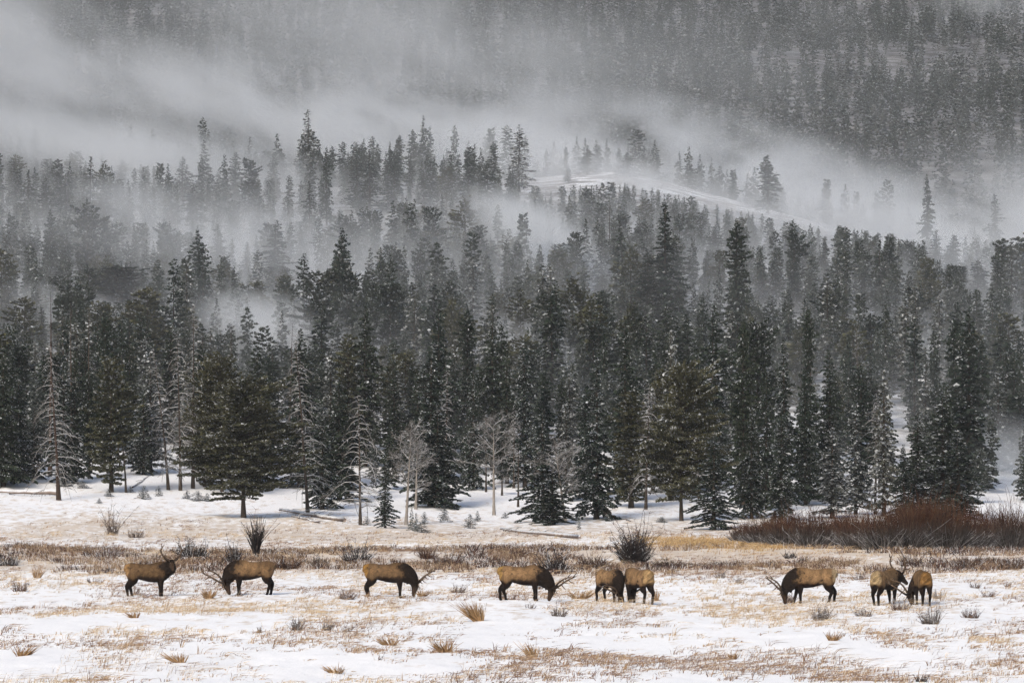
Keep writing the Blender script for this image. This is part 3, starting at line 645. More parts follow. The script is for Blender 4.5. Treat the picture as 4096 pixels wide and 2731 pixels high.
def elk(label, px, row, yaw, neck, head, hup=(0, 0, 1), legs=None, asize=1.0, scale=1.0, turn=0.0, tone=1.0, dist=None, bend=0.0, rump=(0.46, 0.27, 0.095), aw=1.0):
    rump = tuple(v * k for v, k in zip(rump, (.44, .44, .55)))
    """neck: centre line points (local: x forward, y its left, z up) from shoulder to poll; head: direction of the nose"""
    x, y, z = hit(px, row)
    if dist: y = dist; x = (px - 512) / F * y; z = gz(x, y)
    root = empty("elk", (x, y, z - 0.03), math.radians(yaw), (scale,) * 3)
    tag(root, label, "elk", "elk grazing across the snowy meadow")
    g = np.random.default_rng(int(px * 13) % 9999)
    mb = MB()
    T = np.array([(-.91, 0, 1.14, .16, .13), (-.85, 0, 1.15, .25, .21), (-.66, 0, 1.12, .33, .27), (-.28, 0, 1.07, .335, .28), (.12, 0, 1.02, .39, .30), (.48, 0, 1.05, .44, .28), (.76, 0, 1.10, .37, .22), (.93, 0, 1.12, .26, .16)])
    T[:, 1] += bend * np.clip(T[:, 0] + .2, 0, 2) ** 2
    loft(mb, T[:, :3], T[:, 3], T[:, 4])
    nk = np.array([(.60, bend * .64, 1.14)] + list(neck), float); k = len(nk)
    r = np.interp(np.linspace(0, 1, k), [0, .35, .7, 1], [.38, .335, .265, .185])
    NP = loft(mb, nk, r, r * .72)
    hd = np.array(head, float); hd /= np.linalg.norm(hd); up = np.array(hup, float); up -= up @ hd * hd; up /= np.linalg.norm(up); sd = np.cross(up, hd)
    p = nk[-1]
    HP = [p - hd * .06, p + hd * .06 + up * .01, p + hd * .19, p + hd * .33 - up * .015, p + hd * .45 - up * .025, p + hd * .52 - up * .03]
    loft(mb, HP, [.135, .16, .14, .105, .085, .065], [.115, .13, .108, .078, .068, .055], side=sd)
    for s in (-1, 1):     # ears
        b = p + sd * s * .09 + up * .05 - hd * .01; tip = b + sd * s * .25 + up * .10 - hd * .14
        loft(mb, [b, b * .5 + tip * .5 + up * .015, tip], [.05, .075, .025], [.035, .042, .02], side=hd, n=8, sub=3)
    # throat mane
    mids = NP[len(NP) // 2:-2]
    loft(mb, [nk[0] + np.array([.06, 0, -.16]), nk[k // 2] + np.array([0, 0, 0]) - .13 * np.cross(sd if abs(sd[1]) > .3 else np.array([0, 1.0, 0]), (nk[-1] - nk[0]) / np.linalg.norm(nk[-1] - nk[0])) * -1, p - hd * .02 - up * .10], [.20, .17, .09], [.13, .11, .07])
    lg = dict(fl=0.0, fr=0.0, hl=0.0, hr=0.0); lg.update(legs or {})
    for key, s, f in (('fl', 1, True), ('fr', -1, True), ('hl', 1, False), ('hr', -1, False)):
        o = lg[key]
        if f:
            yb = bend * .5
            P = [(.58, .13 * s + yb, 1.02), (.60, .15 * s + yb, .80), (.58 + o * .35, .145 * s + yb, .60), (.60 + o * .65, .135 * s + yb, .36), (.595 + o * .92, .13 * s + yb, .12), (.61 + o, .13 * s + yb, .045), (.645 + o, .13 * s + yb, 0.0)]
            loft(mb, P, [.21, .185, .13, .078, .058, .066, .055], [.11, .11, .088, .064, .052, .058, .05], n=10)
        else:
            P = [(-.62, .14 * s, 1.06), (-.58, .165 * s, .86), (-.62 + o * .3, .165 * s, .66), (-.79 + o * .65, .155 * s, .46), (-.755 + o * .85, .145 * s, .26), (-.735 + o * .97, .14 * s, .10), (-.715 + o, .14 * s, .045), (-.68 + o, .14 * s, 0.0)]
            loft(mb, P, [.29, .27, .185, .095, .070, .058, .066, .055], [.15, .145, .11, .072, .058, .052, .058, .05], n=10)
    # tail
    loft(mb, [(-.86, 0, 1.30), (-.945, 0, 1.20), (-.965, 0, 1.09)], [.05, .04, .02], [.035, .035, .02], n=8, sub=3)
    for q in range(150):
        f = g.uniform(.05, .85) * (len(NP) - 1); c = NP[int(f)]; rr_ = np.interp(f / (len(NP) - 1), [0, .35, .7, 1], [.38, .335, .265, .185])
        a_ = g.random() * 6.283; tn = NP[min(int(f) + 1, len(NP) - 1)] - NP[max(int(f) - 1, 0)]; tn = tn / (np.linalg.norm(tn) + 1e-9)
        e1 = np.cross(tn, [0, 1, 0.1]); e1 /= np.linalg.norm(e1); e2 = np.cross(tn, e1); o_ = e1 * math.cos(a_) * rr_ * .92 + e2 * math.sin(a_) * rr_ * .64
        tube(mb, [c + o_ * .8, c + o_ * 1.08 + np.array([0, 0, -.03]), c + o_ * 1.10 + tn * .02 + np.array([0, 0, -.11])], [.05, .035, .012], 5)
    tmp = bpy.data.objects.new("body_source", mb.mesh("body_source", [M_FUR])); C.objects.link(tmp)
    md = tmp.modifiers.new("r", 'REMESH'); md.mode = 'VOXEL'; md.voxel_size = 0.026; md.use_smooth_shade = True
    ms = tmp.modifiers.new("s", 'SMOOTH'); ms.factor = .5; ms.iterations = 4
    dg = bpy.context.evaluated_depsgraph_get(); me = bpy.data.meshes.new_from_object(tmp.evaluated_get(dg)); me.name = "body"
    old = tmp.data; bpy.data.objects.remove(tmp); bpy.data.meshes.remove(old)
    n_ = len(me.vertices); V = np.empty(n_ * 3); me.vertices.foreach_get("co", V); V = V.reshape(-1, 3)
    # coat
    nz = fbm(V[:, 0] * 7 + 40, V[:, 2] * 7 + V[:, 1] * 5, 5, 3) - .5; nf = fbm(V[:, 0] * 22 + 90, V[:, 2] * 22 + V[:, 1] * 20, 8, 2) - .5
    sm = lambda a, b, v: np.clip((v - a) / (b - a), 0, 1) ** 2 * (3 - 2 * np.clip((v - a) / (b - a), 0, 1))
    dn = np.min(np.linalg.norm(V[:, None] - NP[None, ::2], axis=2), axis=1); dh = np.min(np.linalg.norm(V[:, None] - np.array(HP)[None], axis=2), axis=1)
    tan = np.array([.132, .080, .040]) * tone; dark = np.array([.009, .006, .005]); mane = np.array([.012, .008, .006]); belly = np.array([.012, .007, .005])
    col = tan[None] * (.72 + .42 * np.exp(-((V[:, 2] - 1.08) / .24) ** 2))[:, None] * (1 + 1.0 * nz + .7 * nf)[:, None] * (0.62 + .55 * fbm(V[:, 0] * 2.2 + 7, V[:, 2] * 2.2 + V[:, 1] + px, 77, 2))[:, None]  # soft body shading put into the coat: mid-flank lighter, above and below darker
    mix = lambda c, k, w_: c * (1 - w_[:, None]) + np.asarray(k)[None] * (1 + 1.2 * nf)[:, None] * w_[:, None]
    fl_ = (V[:, 0] > .45 + .4 * nz)
    onbody = (V[:, 0] < .95)
    rp = sm(-.70, -.80, V[:, 0] + .35 * nz * .4 - .12 * (V[:, 2] - 1.1)) * sm(.80, .95, V[:, 2]) * onbody
    col = mix(col, (.06, .035, .018), sm(-.62, -.72, V[:, 0]) * sm(1.22, 1.05, V[:, 2]) * (1 - rp) * .55)
    col = mix(col, rump, rp)
    col = mix(col, (.10, .06, .03), np.exp(-(V[:, 1] / .05) ** 2) * sm(1.3, 1.4, V[:, 2]) * onbody * .7)       # dark line down the back
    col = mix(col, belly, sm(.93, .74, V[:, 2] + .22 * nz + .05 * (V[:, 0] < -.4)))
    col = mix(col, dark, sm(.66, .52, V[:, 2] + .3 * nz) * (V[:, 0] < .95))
    wn = sm(.52, .80, V[:, 0] + .48 * nz + .4 * nf + .10 * np.sin(V[:, 2] * 9 + px)) * (V[:, 2] > .0) * ((V[:, 2] > .72) | (dn < .4))
    wn = np.maximum(wn, sm(.30, .16, np.minimum(dn, dh) * 1.0) * (V[:, 0] > .55))
    col = mix(col, mane, np.clip(wn, 0, 1))
    hx = sm(.20, .12, dh)
    col = mix(col, (.045, .028, .018), hx * sm(.10, .25, (V - p) @ hd) * .8)      # browner face
    sp_ = (vnoise(V[:, 0] * 9 + 3, V[:, 2] * 13 + V[:, 1] * 4, 31) > .90) & (V[:, 2] > .85) & (V[:, 0] < .6)
    col[sp_] = col[sp_] * .5
    col = np.clip(col, .003, 1).astype(np.float32)
    if "tint" in me.attributes: me.attributes.remove(me.attributes["tint"])
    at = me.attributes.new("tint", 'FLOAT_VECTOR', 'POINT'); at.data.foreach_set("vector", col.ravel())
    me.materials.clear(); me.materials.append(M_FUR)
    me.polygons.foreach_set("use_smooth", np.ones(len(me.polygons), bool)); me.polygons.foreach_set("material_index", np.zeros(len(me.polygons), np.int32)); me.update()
    link(bpy.data.objects.new("body", me), root)
    # antlers
    back = -hd
    for s in (-1, 1):
        am = MB(); a = asize * .80
        def Q(b_, o_, u_): return p + (back * b_ + sd * s * o_ * aw + up * u_) * a + up * .06 + sd * s * .0
        beam = catmull([Q(-.02, .05, .02), Q(.06, .16, .12), Q(.24, .34, .26), Q(.46, .47, .44), Q(.66, .50, .66), Q(.80, .42, .90), Q(.90, .34, 1.06)], 5)
        nn = len(beam); rr = np.interp(np.arange(nn) / nn, [0, .1, .7, 1], [.056, .048, .036, .012]) * (.8 + .2 * a)
        cc = lambda m_: np.stack([np.linspace(a0, b0, m_) for a0, b0 in ((.030, .13), (.020, .09), (.014, .06))], 1)
        tube(am, beam, rr, 6, 0, cc(nn))
        for f0, tine in ((.03, [(-.10, .05, -.02), (-.26, .08, .03), (-.34, .07, .14)]), (.09, [(-.08, .06, .04), (-.22, .10, .12), (-.28, .10, .24)]), (.36, [(-.07, .09, .06), (-.18, .14, .16), (-.20, .12, .28)]), (.60, [(-.04, .08, .10), (-.12, .12, .24), (-.10, .10, .38)]), (.78, [(.10, .04, .03), (.22, .03, .10), (.32, -.02, .18)])):
            b0 = beam[int(f0 * nn)]; Pt = [b0] + [b0 + (back * q[0] + sd * s * q[1] + up * q[2]) * a * g.uniform(.85, 1.1) for q in tine]
            Pt = catmull(Pt, 3); tube(am, Pt, np.linspace(.032, .009, len(Pt)), 5, 0, cc(len(Pt)))
        am.build("antler", M_ANT, root, smooth=True)
    for s in (-1, 1):
        em = MB(); c = p + hd * .13 + sd * s * .092 + up * .055
        tube(em, [c - hd * .018, c - hd * .009, c + hd * .009, c + hd * .018], [.006, .016, .016, .006], 8)
        em.build("eye", M_EYE, root, smooth=True)
    return root

r_ = 4.0
GRZ = [(.92, 0, 1.02), (1.14, 0, .84), (1.28, 0, .62)]
elk("bull elk standing side-on with its head raised, nearest the log fence side", 588 / r_, 2383 / r_, 0, [(.86, -.04, 1.20), (.98, -.12, 1.34), (1.04, -.20, 1.46)], (.22, -.80, -.62), legs=dict(hl=.10, fl=-.06, hr=-.06, fr=.04), asize=.64, aw=1.7, tone=.80)
elk("bull elk grazing with antlers toward the head-up elk, under the spiky bush", 1012 / r_, 2381 / r_, 180, [(.88, 0, 1.0), (1.02, .02, .80), (1.12, .04, .52)], (-.25, .12, -1), (1, .3, .1), legs=dict(hl=.12, hr=-.02, fl=.0, fr=-.03), asize=.95, aw=1.2, tone=1.05, rump=(.26, .16, .07))
elk("bull elk grazing with nose down in straw, orange rump, third along the line", 1543 / r_, 2389 / r_, 0, [(.90, 0, 1.02), (1.08, -.02, .84), (1.22, -.05, .58)], (-.05, -.15, -1), (1, .2, .15), legs=dict(hl=.02, hr=-.04), asize=.80, tone=1.0, rump=(.46, .25, .06))
elk("spotted bull elk grazing beside the dark shrub, tall upswept antlers", 2083 / r_, 2397 / r_, -6, [(.92, 0, 1.00), (1.12, 0, .78), (1.28, 0, .52)], (-.18, -.1, -1), (1, .35, .1), legs=dict(hl=-.12, hr=.14, fl=-.05, fr=.06), asize=.92, aw=1.35, tone=1.35, rump=(.50, .30, .08))
elk("pale bull elk facing the camera in the pair, antlers held across its flank", 2438 / r_, 2398 / r_, -60, [(.84, -.02, .98), (.92, -.05, .72), (.96, -.06, .44)], (.05, .31, -.95), (-.02, -.9, .35), legs=dict(hl=.12, hr=-.10), asize=.85, tone=1.45, dist=233.2, rump=(.44, .29, .12), scale=.93)
elk("honey-coloured bull elk turned away in the pair, pale rump toward us", 2556 / r_, 2404 / r_, 120, [(.84, -.10, 1.0), (.96, -.20, .76), (1.02, -.26, .48)], (.31, -.06, -.95), (-.28, -.88, .3), legs=dict(hl=.12, hr=-.08), asize=.8, tone=1.45, dist=231.6, rump=(.62, .40, .15))
elk("lone bull elk grazing in front of the red willows, cream rump patch", 3256 / r_, 2412 / r_, 180, [(.90, 0, .98), (1.08, 0, .76), (1.22, 0, .50)], (-.02, .05, -1), (1, .25, -.05), legs=dict(hl=.14, hr=-.10, fr=.22, fl=-.04), asize=.78, tone=1.35, rump=(.62, .46, .22))
elk("bull elk walking away with lifted head and wide black antlers", 3538 / r_, 2410 / r_, 58, [(.86, -.02, 1.12), (1.04, -.04, 1.16), (1.15, -.06, 1.14)], (.745, -.30, -.50), legs=dict(hl=.10, hr=-.05, fl=.1), asize=.78, aw=1.5, tone=1.3, dist=230.5, rump=(.64, .46, .20))
elk("elk seen straight from behind with head down beside the walking bull", 3690 / r_, 2418 / r_, 97, [(.82, .10, .96), (.88, .24, .72), (.90, .34, .42)], (.18, -.17, -.95), (.42, .95, .1), legs=dict(hl=.05, hr=-.03), asize=.90, tone=1.05, dist=228.8, scale=.97, rump=(.36, .19, .05))
# ------------------------------------------------------------------ undergrowth
def rowdist(py): return H * F / (py - HOR)
STRAW = np.array([(.33, .23, .135), (.42, .32, .21), (.24, .155, .095), (.50, .41, .29), (.17, .105, .075), (.14, .095, .08)])
BRUSH = np.array([(.060, .032, .026), (.10, .055, .040), (.040, .030, .028), (.17, .115, .075), (.025, .020, .020), (.28, .21, .145), (.50, .48, .47)])

def blades(mb, cx, cy, cz, n, hgt, spread, lean, cols, wid, g, wind=0.35, curl=.5):
    """n blades fanning out of each of the points (cx, cy, cz); arrays per tuft"""
    K = len(cx); idx = np.repeat(np.arange(K), n); M = len(idx)
    a = g.random(M) * 6.283; rr = spread[idx] * np.sqrt(g.random(M))
    P0 = np.stack([cx[idx] + np.cos(a) * rr, cy[idx] + np.sin(a) * rr * .8, cz[idx] - .02], 1)
    hh = hgt[idx] * g.uniform(.45, 1.15, M)
    ln = lean * g.normal(0, 1, M) + wind * (1 if np.isscalar(wind) else 1)
    dx = np.cos(a) * lean * .7 + ln; dy = np.sin(a) * lean * .6 + g.normal(0, .2, M)
    P1 = P0 + np.stack([dx * hh * .35, dy * hh * .35, hh * .62], 1)
    P2 = P1 + np.stack([dx * hh * (.35 + curl), dy * hh * .6, hh * .38 * (1 - np.abs(dx) * .5)], 1)
    side = np.tile(np.array([1.0, 0, 0]), (M, 1)) * .9 + np.stack([np.zeros(M), g.normal(0, .6, M), np.zeros(M)], 1)
    side = np.where(np.abs(dx)[:, None] > .8, np.array([[0.4, 0, .9]]), side); side /= np.linalg.norm(side, axis=1)[:, None]
    c = cols[g.integers(len(cols), size=M)] * g.uniform(.7, 1.25, M)[:, None]
    ribbons(mb, P0, P1, P2, wid * g.uniform(.6, 1.4, M), side, 0, c)

gg = np.random.default_rng(5)
mbg = MB()
# thin grass all over the meadow, thickened in patches and rows
NP_ = 24000
yv = rowdist(HOR + (684 - HOR) * 1.0 - gg.random(NP_) * (684 - 524)); sx = (gg.random(NP_) - .5) * .20
yv = yv + gg.normal(0, 2, NP_); xv = sx * yv
row = HOR + H * F / yv
dn = fbm(xv / 3.2 + 9, yv / 16 + 3, 41, 3) * .6 + fbm(xv / 14, yv / 9, 42, 2) * .4
want = np.interp(row, [520, 535, 548, 556, 572, 580, 592, 606, 616, 628, 640, 652, 668, 684], [.50, .60, .48, .8, .8, .45, .40, .48, .36, .22, .32, .16, .30, .24])
keep = dn + .30 * want + gg.normal(0, .05, NP_) > .60
keep &= ~((row < 532) & (xv / yv * F + 512 > 420))
xv, yv, row, want = xv[keep], yv[keep], row[keep], want[keep]; zv = G(xv, yv)
tone = vnoise(xv / 5, yv / 12, 61)
for lo, hi, cols in ((0, .42, STRAW[[0, 1, 3, 1]]), (.42, .6, STRAW[[0, 2, 1, 4]]), (.6, 1.1, STRAW[[2, 4, 5, 0]])):
    k = (tone >= lo) & (tone < hi); q = int(k.sum())
    blades(mbg, xv[k], yv[k], zv[k], 8, gg.uniform(.06, .20, q) * (1 + 1.1 * (gg.random(q) < .14)), gg.uniform(.04, .35, q), .6, cols, .015 + .006 * yv[k].mean() / 250, gg, wind=.8)
q = 1500; yv = rowdist(596 + gg.random(q) * 88); xv = (gg.random(q) - .5) * .2 * yv; kk = fbm(xv / 3.2 + 9, yv / 16 + 3, 41, 3) > .50; xv, yv = xv[kk], yv[kk]; zv = G(xv, yv); q = len(xv)
blades(mbg, xv, yv, zv, 5, gg.uniform(.22, .48, q), gg.uniform(.05, .6, q), .5, STRAW[[0, 1, 3, 4, 5]], .012, gg, wind=.9, curl=.8)
# yellow sedge by the willows
q = 2300; px = np.clip(gg.normal(722, 36, q), 640, 830); rw = 547 + gg.normal(0, 3.2, q) + (px - 700) * .05; yv = rowdist(rw); xv = (px - 512) / F * yv; zv = G(xv, yv)
blades(mbg, xv, yv, zv, 8, gg.uniform(.10, .30, q), gg.uniform(.1, .5, q), .4, np.array([(.40, .27, .12), (.32, .21, .10), (.48, .36, .20), (.25, .15, .07)]), .026, gg, wind=.3)
tag(mbg.build("grass", M_GRASS), "thin dry straw grass poking through the meadow snow", "grass", kind="stuff")

# low brush strip behind the elk
mbb = MB(); q = 5200
rw = 549 + 25 * gg.beta(1.6, 1.5, q); px = gg.uniform(-20, 1044, q); yv = rowdist(rw); xv = (px - 512) / F * yv
dn = fbm(xv / 6, yv / 7, 71, 3); dens = np.interp(px, [0, 230, 300, 420, 560, 680, 760, 1024], [.55, .50, .42, .46, .52, .42, .45, .55])
k = dn + .3 * (dens - .5) > .42; xv, yv, px = xv[k], yv[k], px[k]; q = len(xv); zv = G(xv, yv); tone = vnoise(xv / 4, yv / 5, 73)
for lo, hi, cols in ((0, .4, BRUSH[[0, 1, 3, 5, 5]]), (.4, .62, BRUSH[[0, 1, 2, 4, 6]]), (.62, 1.1, BRUSH[[3, 5, 1, 5, 6]])):
    k = (tone >= lo) & (tone < hi); n_ = int(k.sum())
    blades(mbb, xv[k], yv[k], zv[k], 16, gg.uniform(.12, .42, n_), gg.uniform(.12, .5, n_), .55, cols, .030, gg, wind=.1, curl=.2)
tag(mbb.build("brush", M_GRASS), "low brown brush and frosted weeds along the strip behind the elk", "brush", kind="stuff")

# snow cushions lying in the brush
def shrub(name, label, cat, group, px, py, w, h, n, cols, wid=.022, upright=.5, seed=0, lean=0.0, tuft=False, snow=0.0):
    """w and h in picture pixels (1024 frame)"""
    x, y, z = hit(px, py); s = y / F; W, Hh = w * s, h * s; g = np.random.default_rng(seed + int(px * 31 + py * 7) % 7777); mb = MB()
    for q in range(n):
        a = g.random() * 6.283; rad = math.sqrt(g.random()); kb = .18 if tuft else .34; b = np.array([math.cos(a) * rad * W * kb, math.sin(a) * rad * W * kb * .8, -.03])
        out = (1 - upright) * (0.35 + .65 * rad); L = Hh * (g.uniform(.55, 1.1) if tuft else g.uniform(.3, 1.08)) * (1 - .35 * rad * (1 - upright))
        ko = .75 if tuft else .40; d = np.array([math.cos(a) * out * W / Hh * ko + lean, math.sin(a) * out * W / Hh * .5, 1.0]) + g.normal(0, .12 if tuft else .30, 3)
        u = np.linspace(0, 1, 5)[:, None]; bend = g.normal(0, .16, 3) * np.array([1, 1, .4])
        P = b + d * L * u * np.array([[1, 1, .93]]) + bend * L * u ** 2
        c = cols[g.integers(len(cols))] * g.uniform(.7, 1.3); C5 = np.tile(c, (5, 1))
        if snow > 0 and g.random() < snow: C5[2:] = np.array([.45, .45, .46])
        tube(mb, P, wid * (1 - .7 * u[:, 0]) * g.uniform(.6, 1.2), 3, 0, C5, cap=False)
        if not tuft:
            for t_ in range(6):
                k = g.integers(1, 5); e = P[k]; dd = d * .35 + g.normal(0, .7, 3); dd[2] = abs(dd[2]) * .7 + .1; l2 = L * g.uniform(.12, .34)
                v = np.linspace(0, 1, 3)[:, None]; c2 = c if g.random() > snow else np.array([.42, .42, .43])
                tube(mb, e + dd / np.linalg.norm(dd) * l2 * v, wid * .45 * (1 - .6 * v[:, 0]), 3, 0, np.tile(c2, (3, 1)), cap=False)
    o = mb.build(name, M_GRASS); o.location = (x, y, z); o.scale = (1, 1, 1)
    return tag(o, label, cat, group)
DK = np.array([(.022, .018, .018), (.035, .028, .026), (.05, .04, .036), (.014, .012, .012)])
RD = np.array([(.10, .055, .04), (.07, .04, .03), (.16, .10, .065)])
GY = np.array([(.14, .11, .09), (.21, .175, .15), (.09, .065, .055)])
TN = np.array([(.34, .21, .10), (.42, .28, .15), (.25, .15, .07), (.18, .10, .05)])
q4 = lambda v: v / 4
# (px, py of foot, width, height) in source pixels
B = "shrubs standing up out of the brush strip"
shrub("bush", "tall narrow black spiky bush behind the left-facing grazing elk", "bush", B, q4(1025), q4(2230), q4(44), q4(140), 150, DK, .032, .88, tuft=True)
shrub("bush", "big round dark bush with upright red-brown stems behind the elk pair", "bush", B, q4(2535), q4(2252), q4(140), q4(108), 320, DK, .028, .35, snow=.06)
shrub("bush", "thin crown of upright brown stems rising out of the big round bush", "bush", B, q4(2545), q4(2215), q4(80), q4(130), 60, RD * .6, .022, .7)
shrub("bush", "dark twiggy bush behind the antlers of the spotted elk", "bush", B, q4(2215), q4(2290), q4(130), q4(70), 130, DK, .03, .4, snow=.15)
shrub("bush", "two-pronged charred stems standing over the spotted elk's antlers", "bush", B, q4(2225), q4(2288), q4(70), q4(96), 16, DK, .035, .75)
shrub("bush", "wide dark brush clump beside the raised head of the standing elk", "bush", B, q4(775), q4(2235), q4(150), q4(62), 190, DK, .026, .4, snow=.15)
shrub("bush", "long bare dark sticks behind the raised-head elk's antlers", "bush", B, q4(725), q4(2232), q4(80), q4(92), 14, DK, .03, .7)
shrub("bush", "small black bush between the standing elk and the spiky bush", "bush", B, q4(935), q4(2255), q4(62), q4(72), 90, DK, .028, .6, snow=.2)
shrub("bush", "low maroon brush clump between the second and third elk", "bush", B, q4(1150), q4(2275), q4(120), q4(50), 130, RD * .7, .024, .3, snow=.1)
shrub("bush", "leaning bare stems over the maroon clump near the third elk", "bush", B, q4(1270), q4(2265), q4(90), q4(66), 24, GY * .6, .028, .5, lean=.4)
shrub("bush", "dark clump just behind the back of the third elk", "bush", B, q4(1425), q4(2255), q4(130), q4(68), 120, DK * 1.3, .026, .35, snow=.2)
shrub("bush", "brown knotty shrub straw-topped above the third elk's neck", "bush", B, q4(1710), q4(2235), q4(80), q4(52), 90, RD * .8, .024, .3)
shrub("bush", "reddish shrub clump above the third elk's antlers", "bush", B, q4(1790), q4(2258), q4(150), q4(52), 130, RD * .8, .024, .25, snow=.15)
shrub("bush", "purple-brown clump above the back of the spotted elk", "bush", B, q4(2075), q4(2225), q4(80), q4(40), 80, RD * .7, .022, .3, snow=.1)
shrub("bush", "dark red clump left of the big round bush's foot", "bush", B, q4(2370), q4(2270), q4(130), q4(54), 130, RD * .6, .024, .3, snow=.1)
shrub("bush", "dark fringe spilling off the right foot of the big round bush", "bush", B, q4(2680), q4(2270), q4(150), q4(42), 130, RD * .55, .024, .25, snow=.1)
shrub("bush", "small dark clump at the willow side of the yellow grass", "bush", B, q4(3160), q4(2232), q4(60), q4(34), 60, DK * 1.4, .022, .3, snow=.2)
shrub("bush", "grey-purple clump behind the walking bull's antlers", "bush", B, q4(3640), q4(2262), q4(110), q4(56), 100, RD * .7, .022, .3, snow=.2)
shrub("bush", "wide brown clump beyond the elk seen from behind", "bush", B, q4(3860), q4(2275), q4(160), q4(56), 130, RD * .7, .022, .3, snow=.2)
shrub("bush", "knotted brown clump in the far corner past the last elk", "bush", B, q4(4040), q4(2275), q4(130), q4(50), 110, RD * .6, .022, .3, snow=.2)
shrub("bush", "low brush clump at the log fence end of the strip", "bush", B, q4(30), q4(2260), q4(110), q4(48), 110, DK * 1.6, .022, .3, snow=.3)
shrub("bush", "brown brush clump between the strip's log end and standing elk", "bush", B, q4(420), q4(2240), q4(110), q4(48), 110, RD * .8, .022, .3, snow=.3)
B2 = "willow stems in the open snow behind the brush strip"
shrub("willow_shrub", "upright grey willow stems alone in the snow above the standing elk", "shrub", B2, q4(450), q4(2138), q4(60), q4(105), 60, GY, .022, .78)
shrub("willow_shrub", "low grey stems beside the upright willow stems", "shrub", B2, q4(545), q4(2148), q4(80), q4(38), 60, GY, .022, .45)
shrub("willow_shrub", "thin reddish sapling stems above the spiky black bush", "shrub", B2, q4(1030), q4(2160), q4(40), q4(105), 12, RD, .022, .8)
# sage tufts and grass tufts in the near snow
T1 = "sagebrush tufts in the near snow"; T2 = "straw grass tufts in the near snow"
for px, py, w, h, n, pal, txt, lean in [
 (3285, 2478, 110, 80, 70, GY * .8, "bare grey sage tuft under the lone elk's hind legs", .1), (3720, 2500, 120, 95, 80, GY * .7, "large dark sage tuft in front of the elk seen from behind", -.1), (3150, 2412, 70, 70, 40, RD, "brown sage tuft at the lone elk's muzzle", .15),
 (3455, 2462, 110, 56, 50, GY * .9, "spreading sage tuft between the lone elk and the walking bull", .0), (2235, 2462, 95, 50, 60, GY * .9, "round grey sage tuft below the spotted elk's head", .2), (1185, 2525, 75, 66, 60, GY, "grey twiggy sage tuft with snow at its foot, below the third elk", .1),
 (1300, 2520, 66, 50, 45, GY * .8, "dark sage tuft beside a snowy hollow below the third elk", .2), (1385, 2528, 60, 48, 26, GY, "curved whitish sage sprigs at the end of the snowy hollow", .3), (1040, 2532, 40, 34, 24, GY, "tiny sage tuft alone below the second elk", 0),
 (2160, 2355, 40, 34, 30, RD, "small maroon tuft under the spotted elk's belly", 0), (3685, 2725, 80, 46, 40, DK * 2, "dark tuft cut by the bottom edge of the view", 0), (1640, 2360, 30, 24, 20, RD, "tiny reddish tuft behind the third elk's forelegs", 0),
 (2880, 2310, 60, 40, 40, GY * .8, "small grey sage tuft in snow short of the brush strip", 0), (2960, 2330, 60, 34, 36, GY, "pale sage tuft halfway between the pair and the lone elk", 0), (3440, 2318, 70, 40, 36, GY, "pale sage tuft behind the walking bull's rump", 0),
 (3750, 2395, 50, 50, 26, GY, "upright stalks beside the last elk's hind legs", 0), (3900, 2350, 60, 36, 36, RD, "brown sage tuft beyond the last elk", 0), (4030, 2350, 44, 30, 24, RD, "small brown tuft near the view's far corner", 0), (3950, 2385, 80, 40, 40, RD, "brown tuft past the last elk with frosted tips", 0),
 (540, 2378, 60, 48, 20, RD, "thin brown stalks at the standing elk's hind hooves", .2), (380, 2330, 90, 30, 50, RD, "low brown tuft behind the standing elk's rump", 0), (80, 2365, 100, 70, 50, RD, "brown stalks below the brush strip's log end", .1), (2120, 2430, 60, 30, 24, GY, "thin stalks under the spotted elk's hind hooves", .3),
 (1385, 2395, 110, 60, 60, RD, "purple-brown tuft behind the third elk's hind legs", .2), (1830, 2370, 90, 50, 50, RD, "brown stalks past the third elk's antlers", .2), (1520, 2640, 20, 40, 8, DK, "single dark stalk in the near snow", 0), (2000, 2390, 60, 40, 30, RD, "brown tuft ahead of the spotted elk's hind legs", .1),
 (3880, 2470, 110, 60, 60, RD, "brown twiggy tuft right of the large dark sage tuft", .1), (3600, 2440, 120, 60, 60, RD, "red-brown stems in front of the walking bull's hooves", .1)]:
    shrub("sagebrush", txt, "sagebrush", T1, q4(px), q4(py), q4(w) * .8, q4(h) * .8, n, pal, .015, .35, lean=lean, snow=.18)
for px, py, w, h, n, txt, lean in [
 (835, 2395, 72, 46, 150, "golden grass tuft between the standing elk and the grazing elk", .1), (1915, 2488, 110, 92, 170, "big windswept brown grass clump below the third and fourth elk", -.55), (2135, 2628, 80, 70, 70, "tall tan grass clump in the near snow, stems leaning both ways", -.4),
 (90, 2620, 120, 50, 80, "tan grass clump low beside the view's corner", .5), (1780, 2610, 110, 66, 110, "wide brown grass clump with one dark upright stem", -.3), (1560, 2580, 110, 46, 80, "brown grass clump left of the stemmed clump", -.4), (2930, 2640, 60, 40, 50, "small tan clump under the lone elk far below", 0),
 (720, 2650, 110, 50, 80, "leaning tan grass clump near a snow dip", -.7), (2320, 2395, 130, 40, 120, "golden grass patch beside the elk pair's hooves", .1), (2625, 2400, 40, 56, 30, "upright pale stalks at the honey elk's hind hoof", 0), (1690, 2385, 70, 36, 80, "golden grass at the third elk's muzzle", .2),
 (1345, 2700, 110, 40, 60, "pale grass wisps at the view's lower edge", -.4), (3330, 2560, 90, 50, 60, "pale grass wisps below the lone elk's sage tuft", .2), (540, 2470, 80, 40, 50, "reddish grass clump below the standing elk", -.3), (150, 2310, 70, 60, 50, "brown grass clump below the brush strip near the log fence", .1)]:
    shrub("grass_tuft", txt, "grass tuft", T2, q4(px), q4(py), q4(w), q4(h), n, TN, .016, .35, lean=lean, tuft=True)

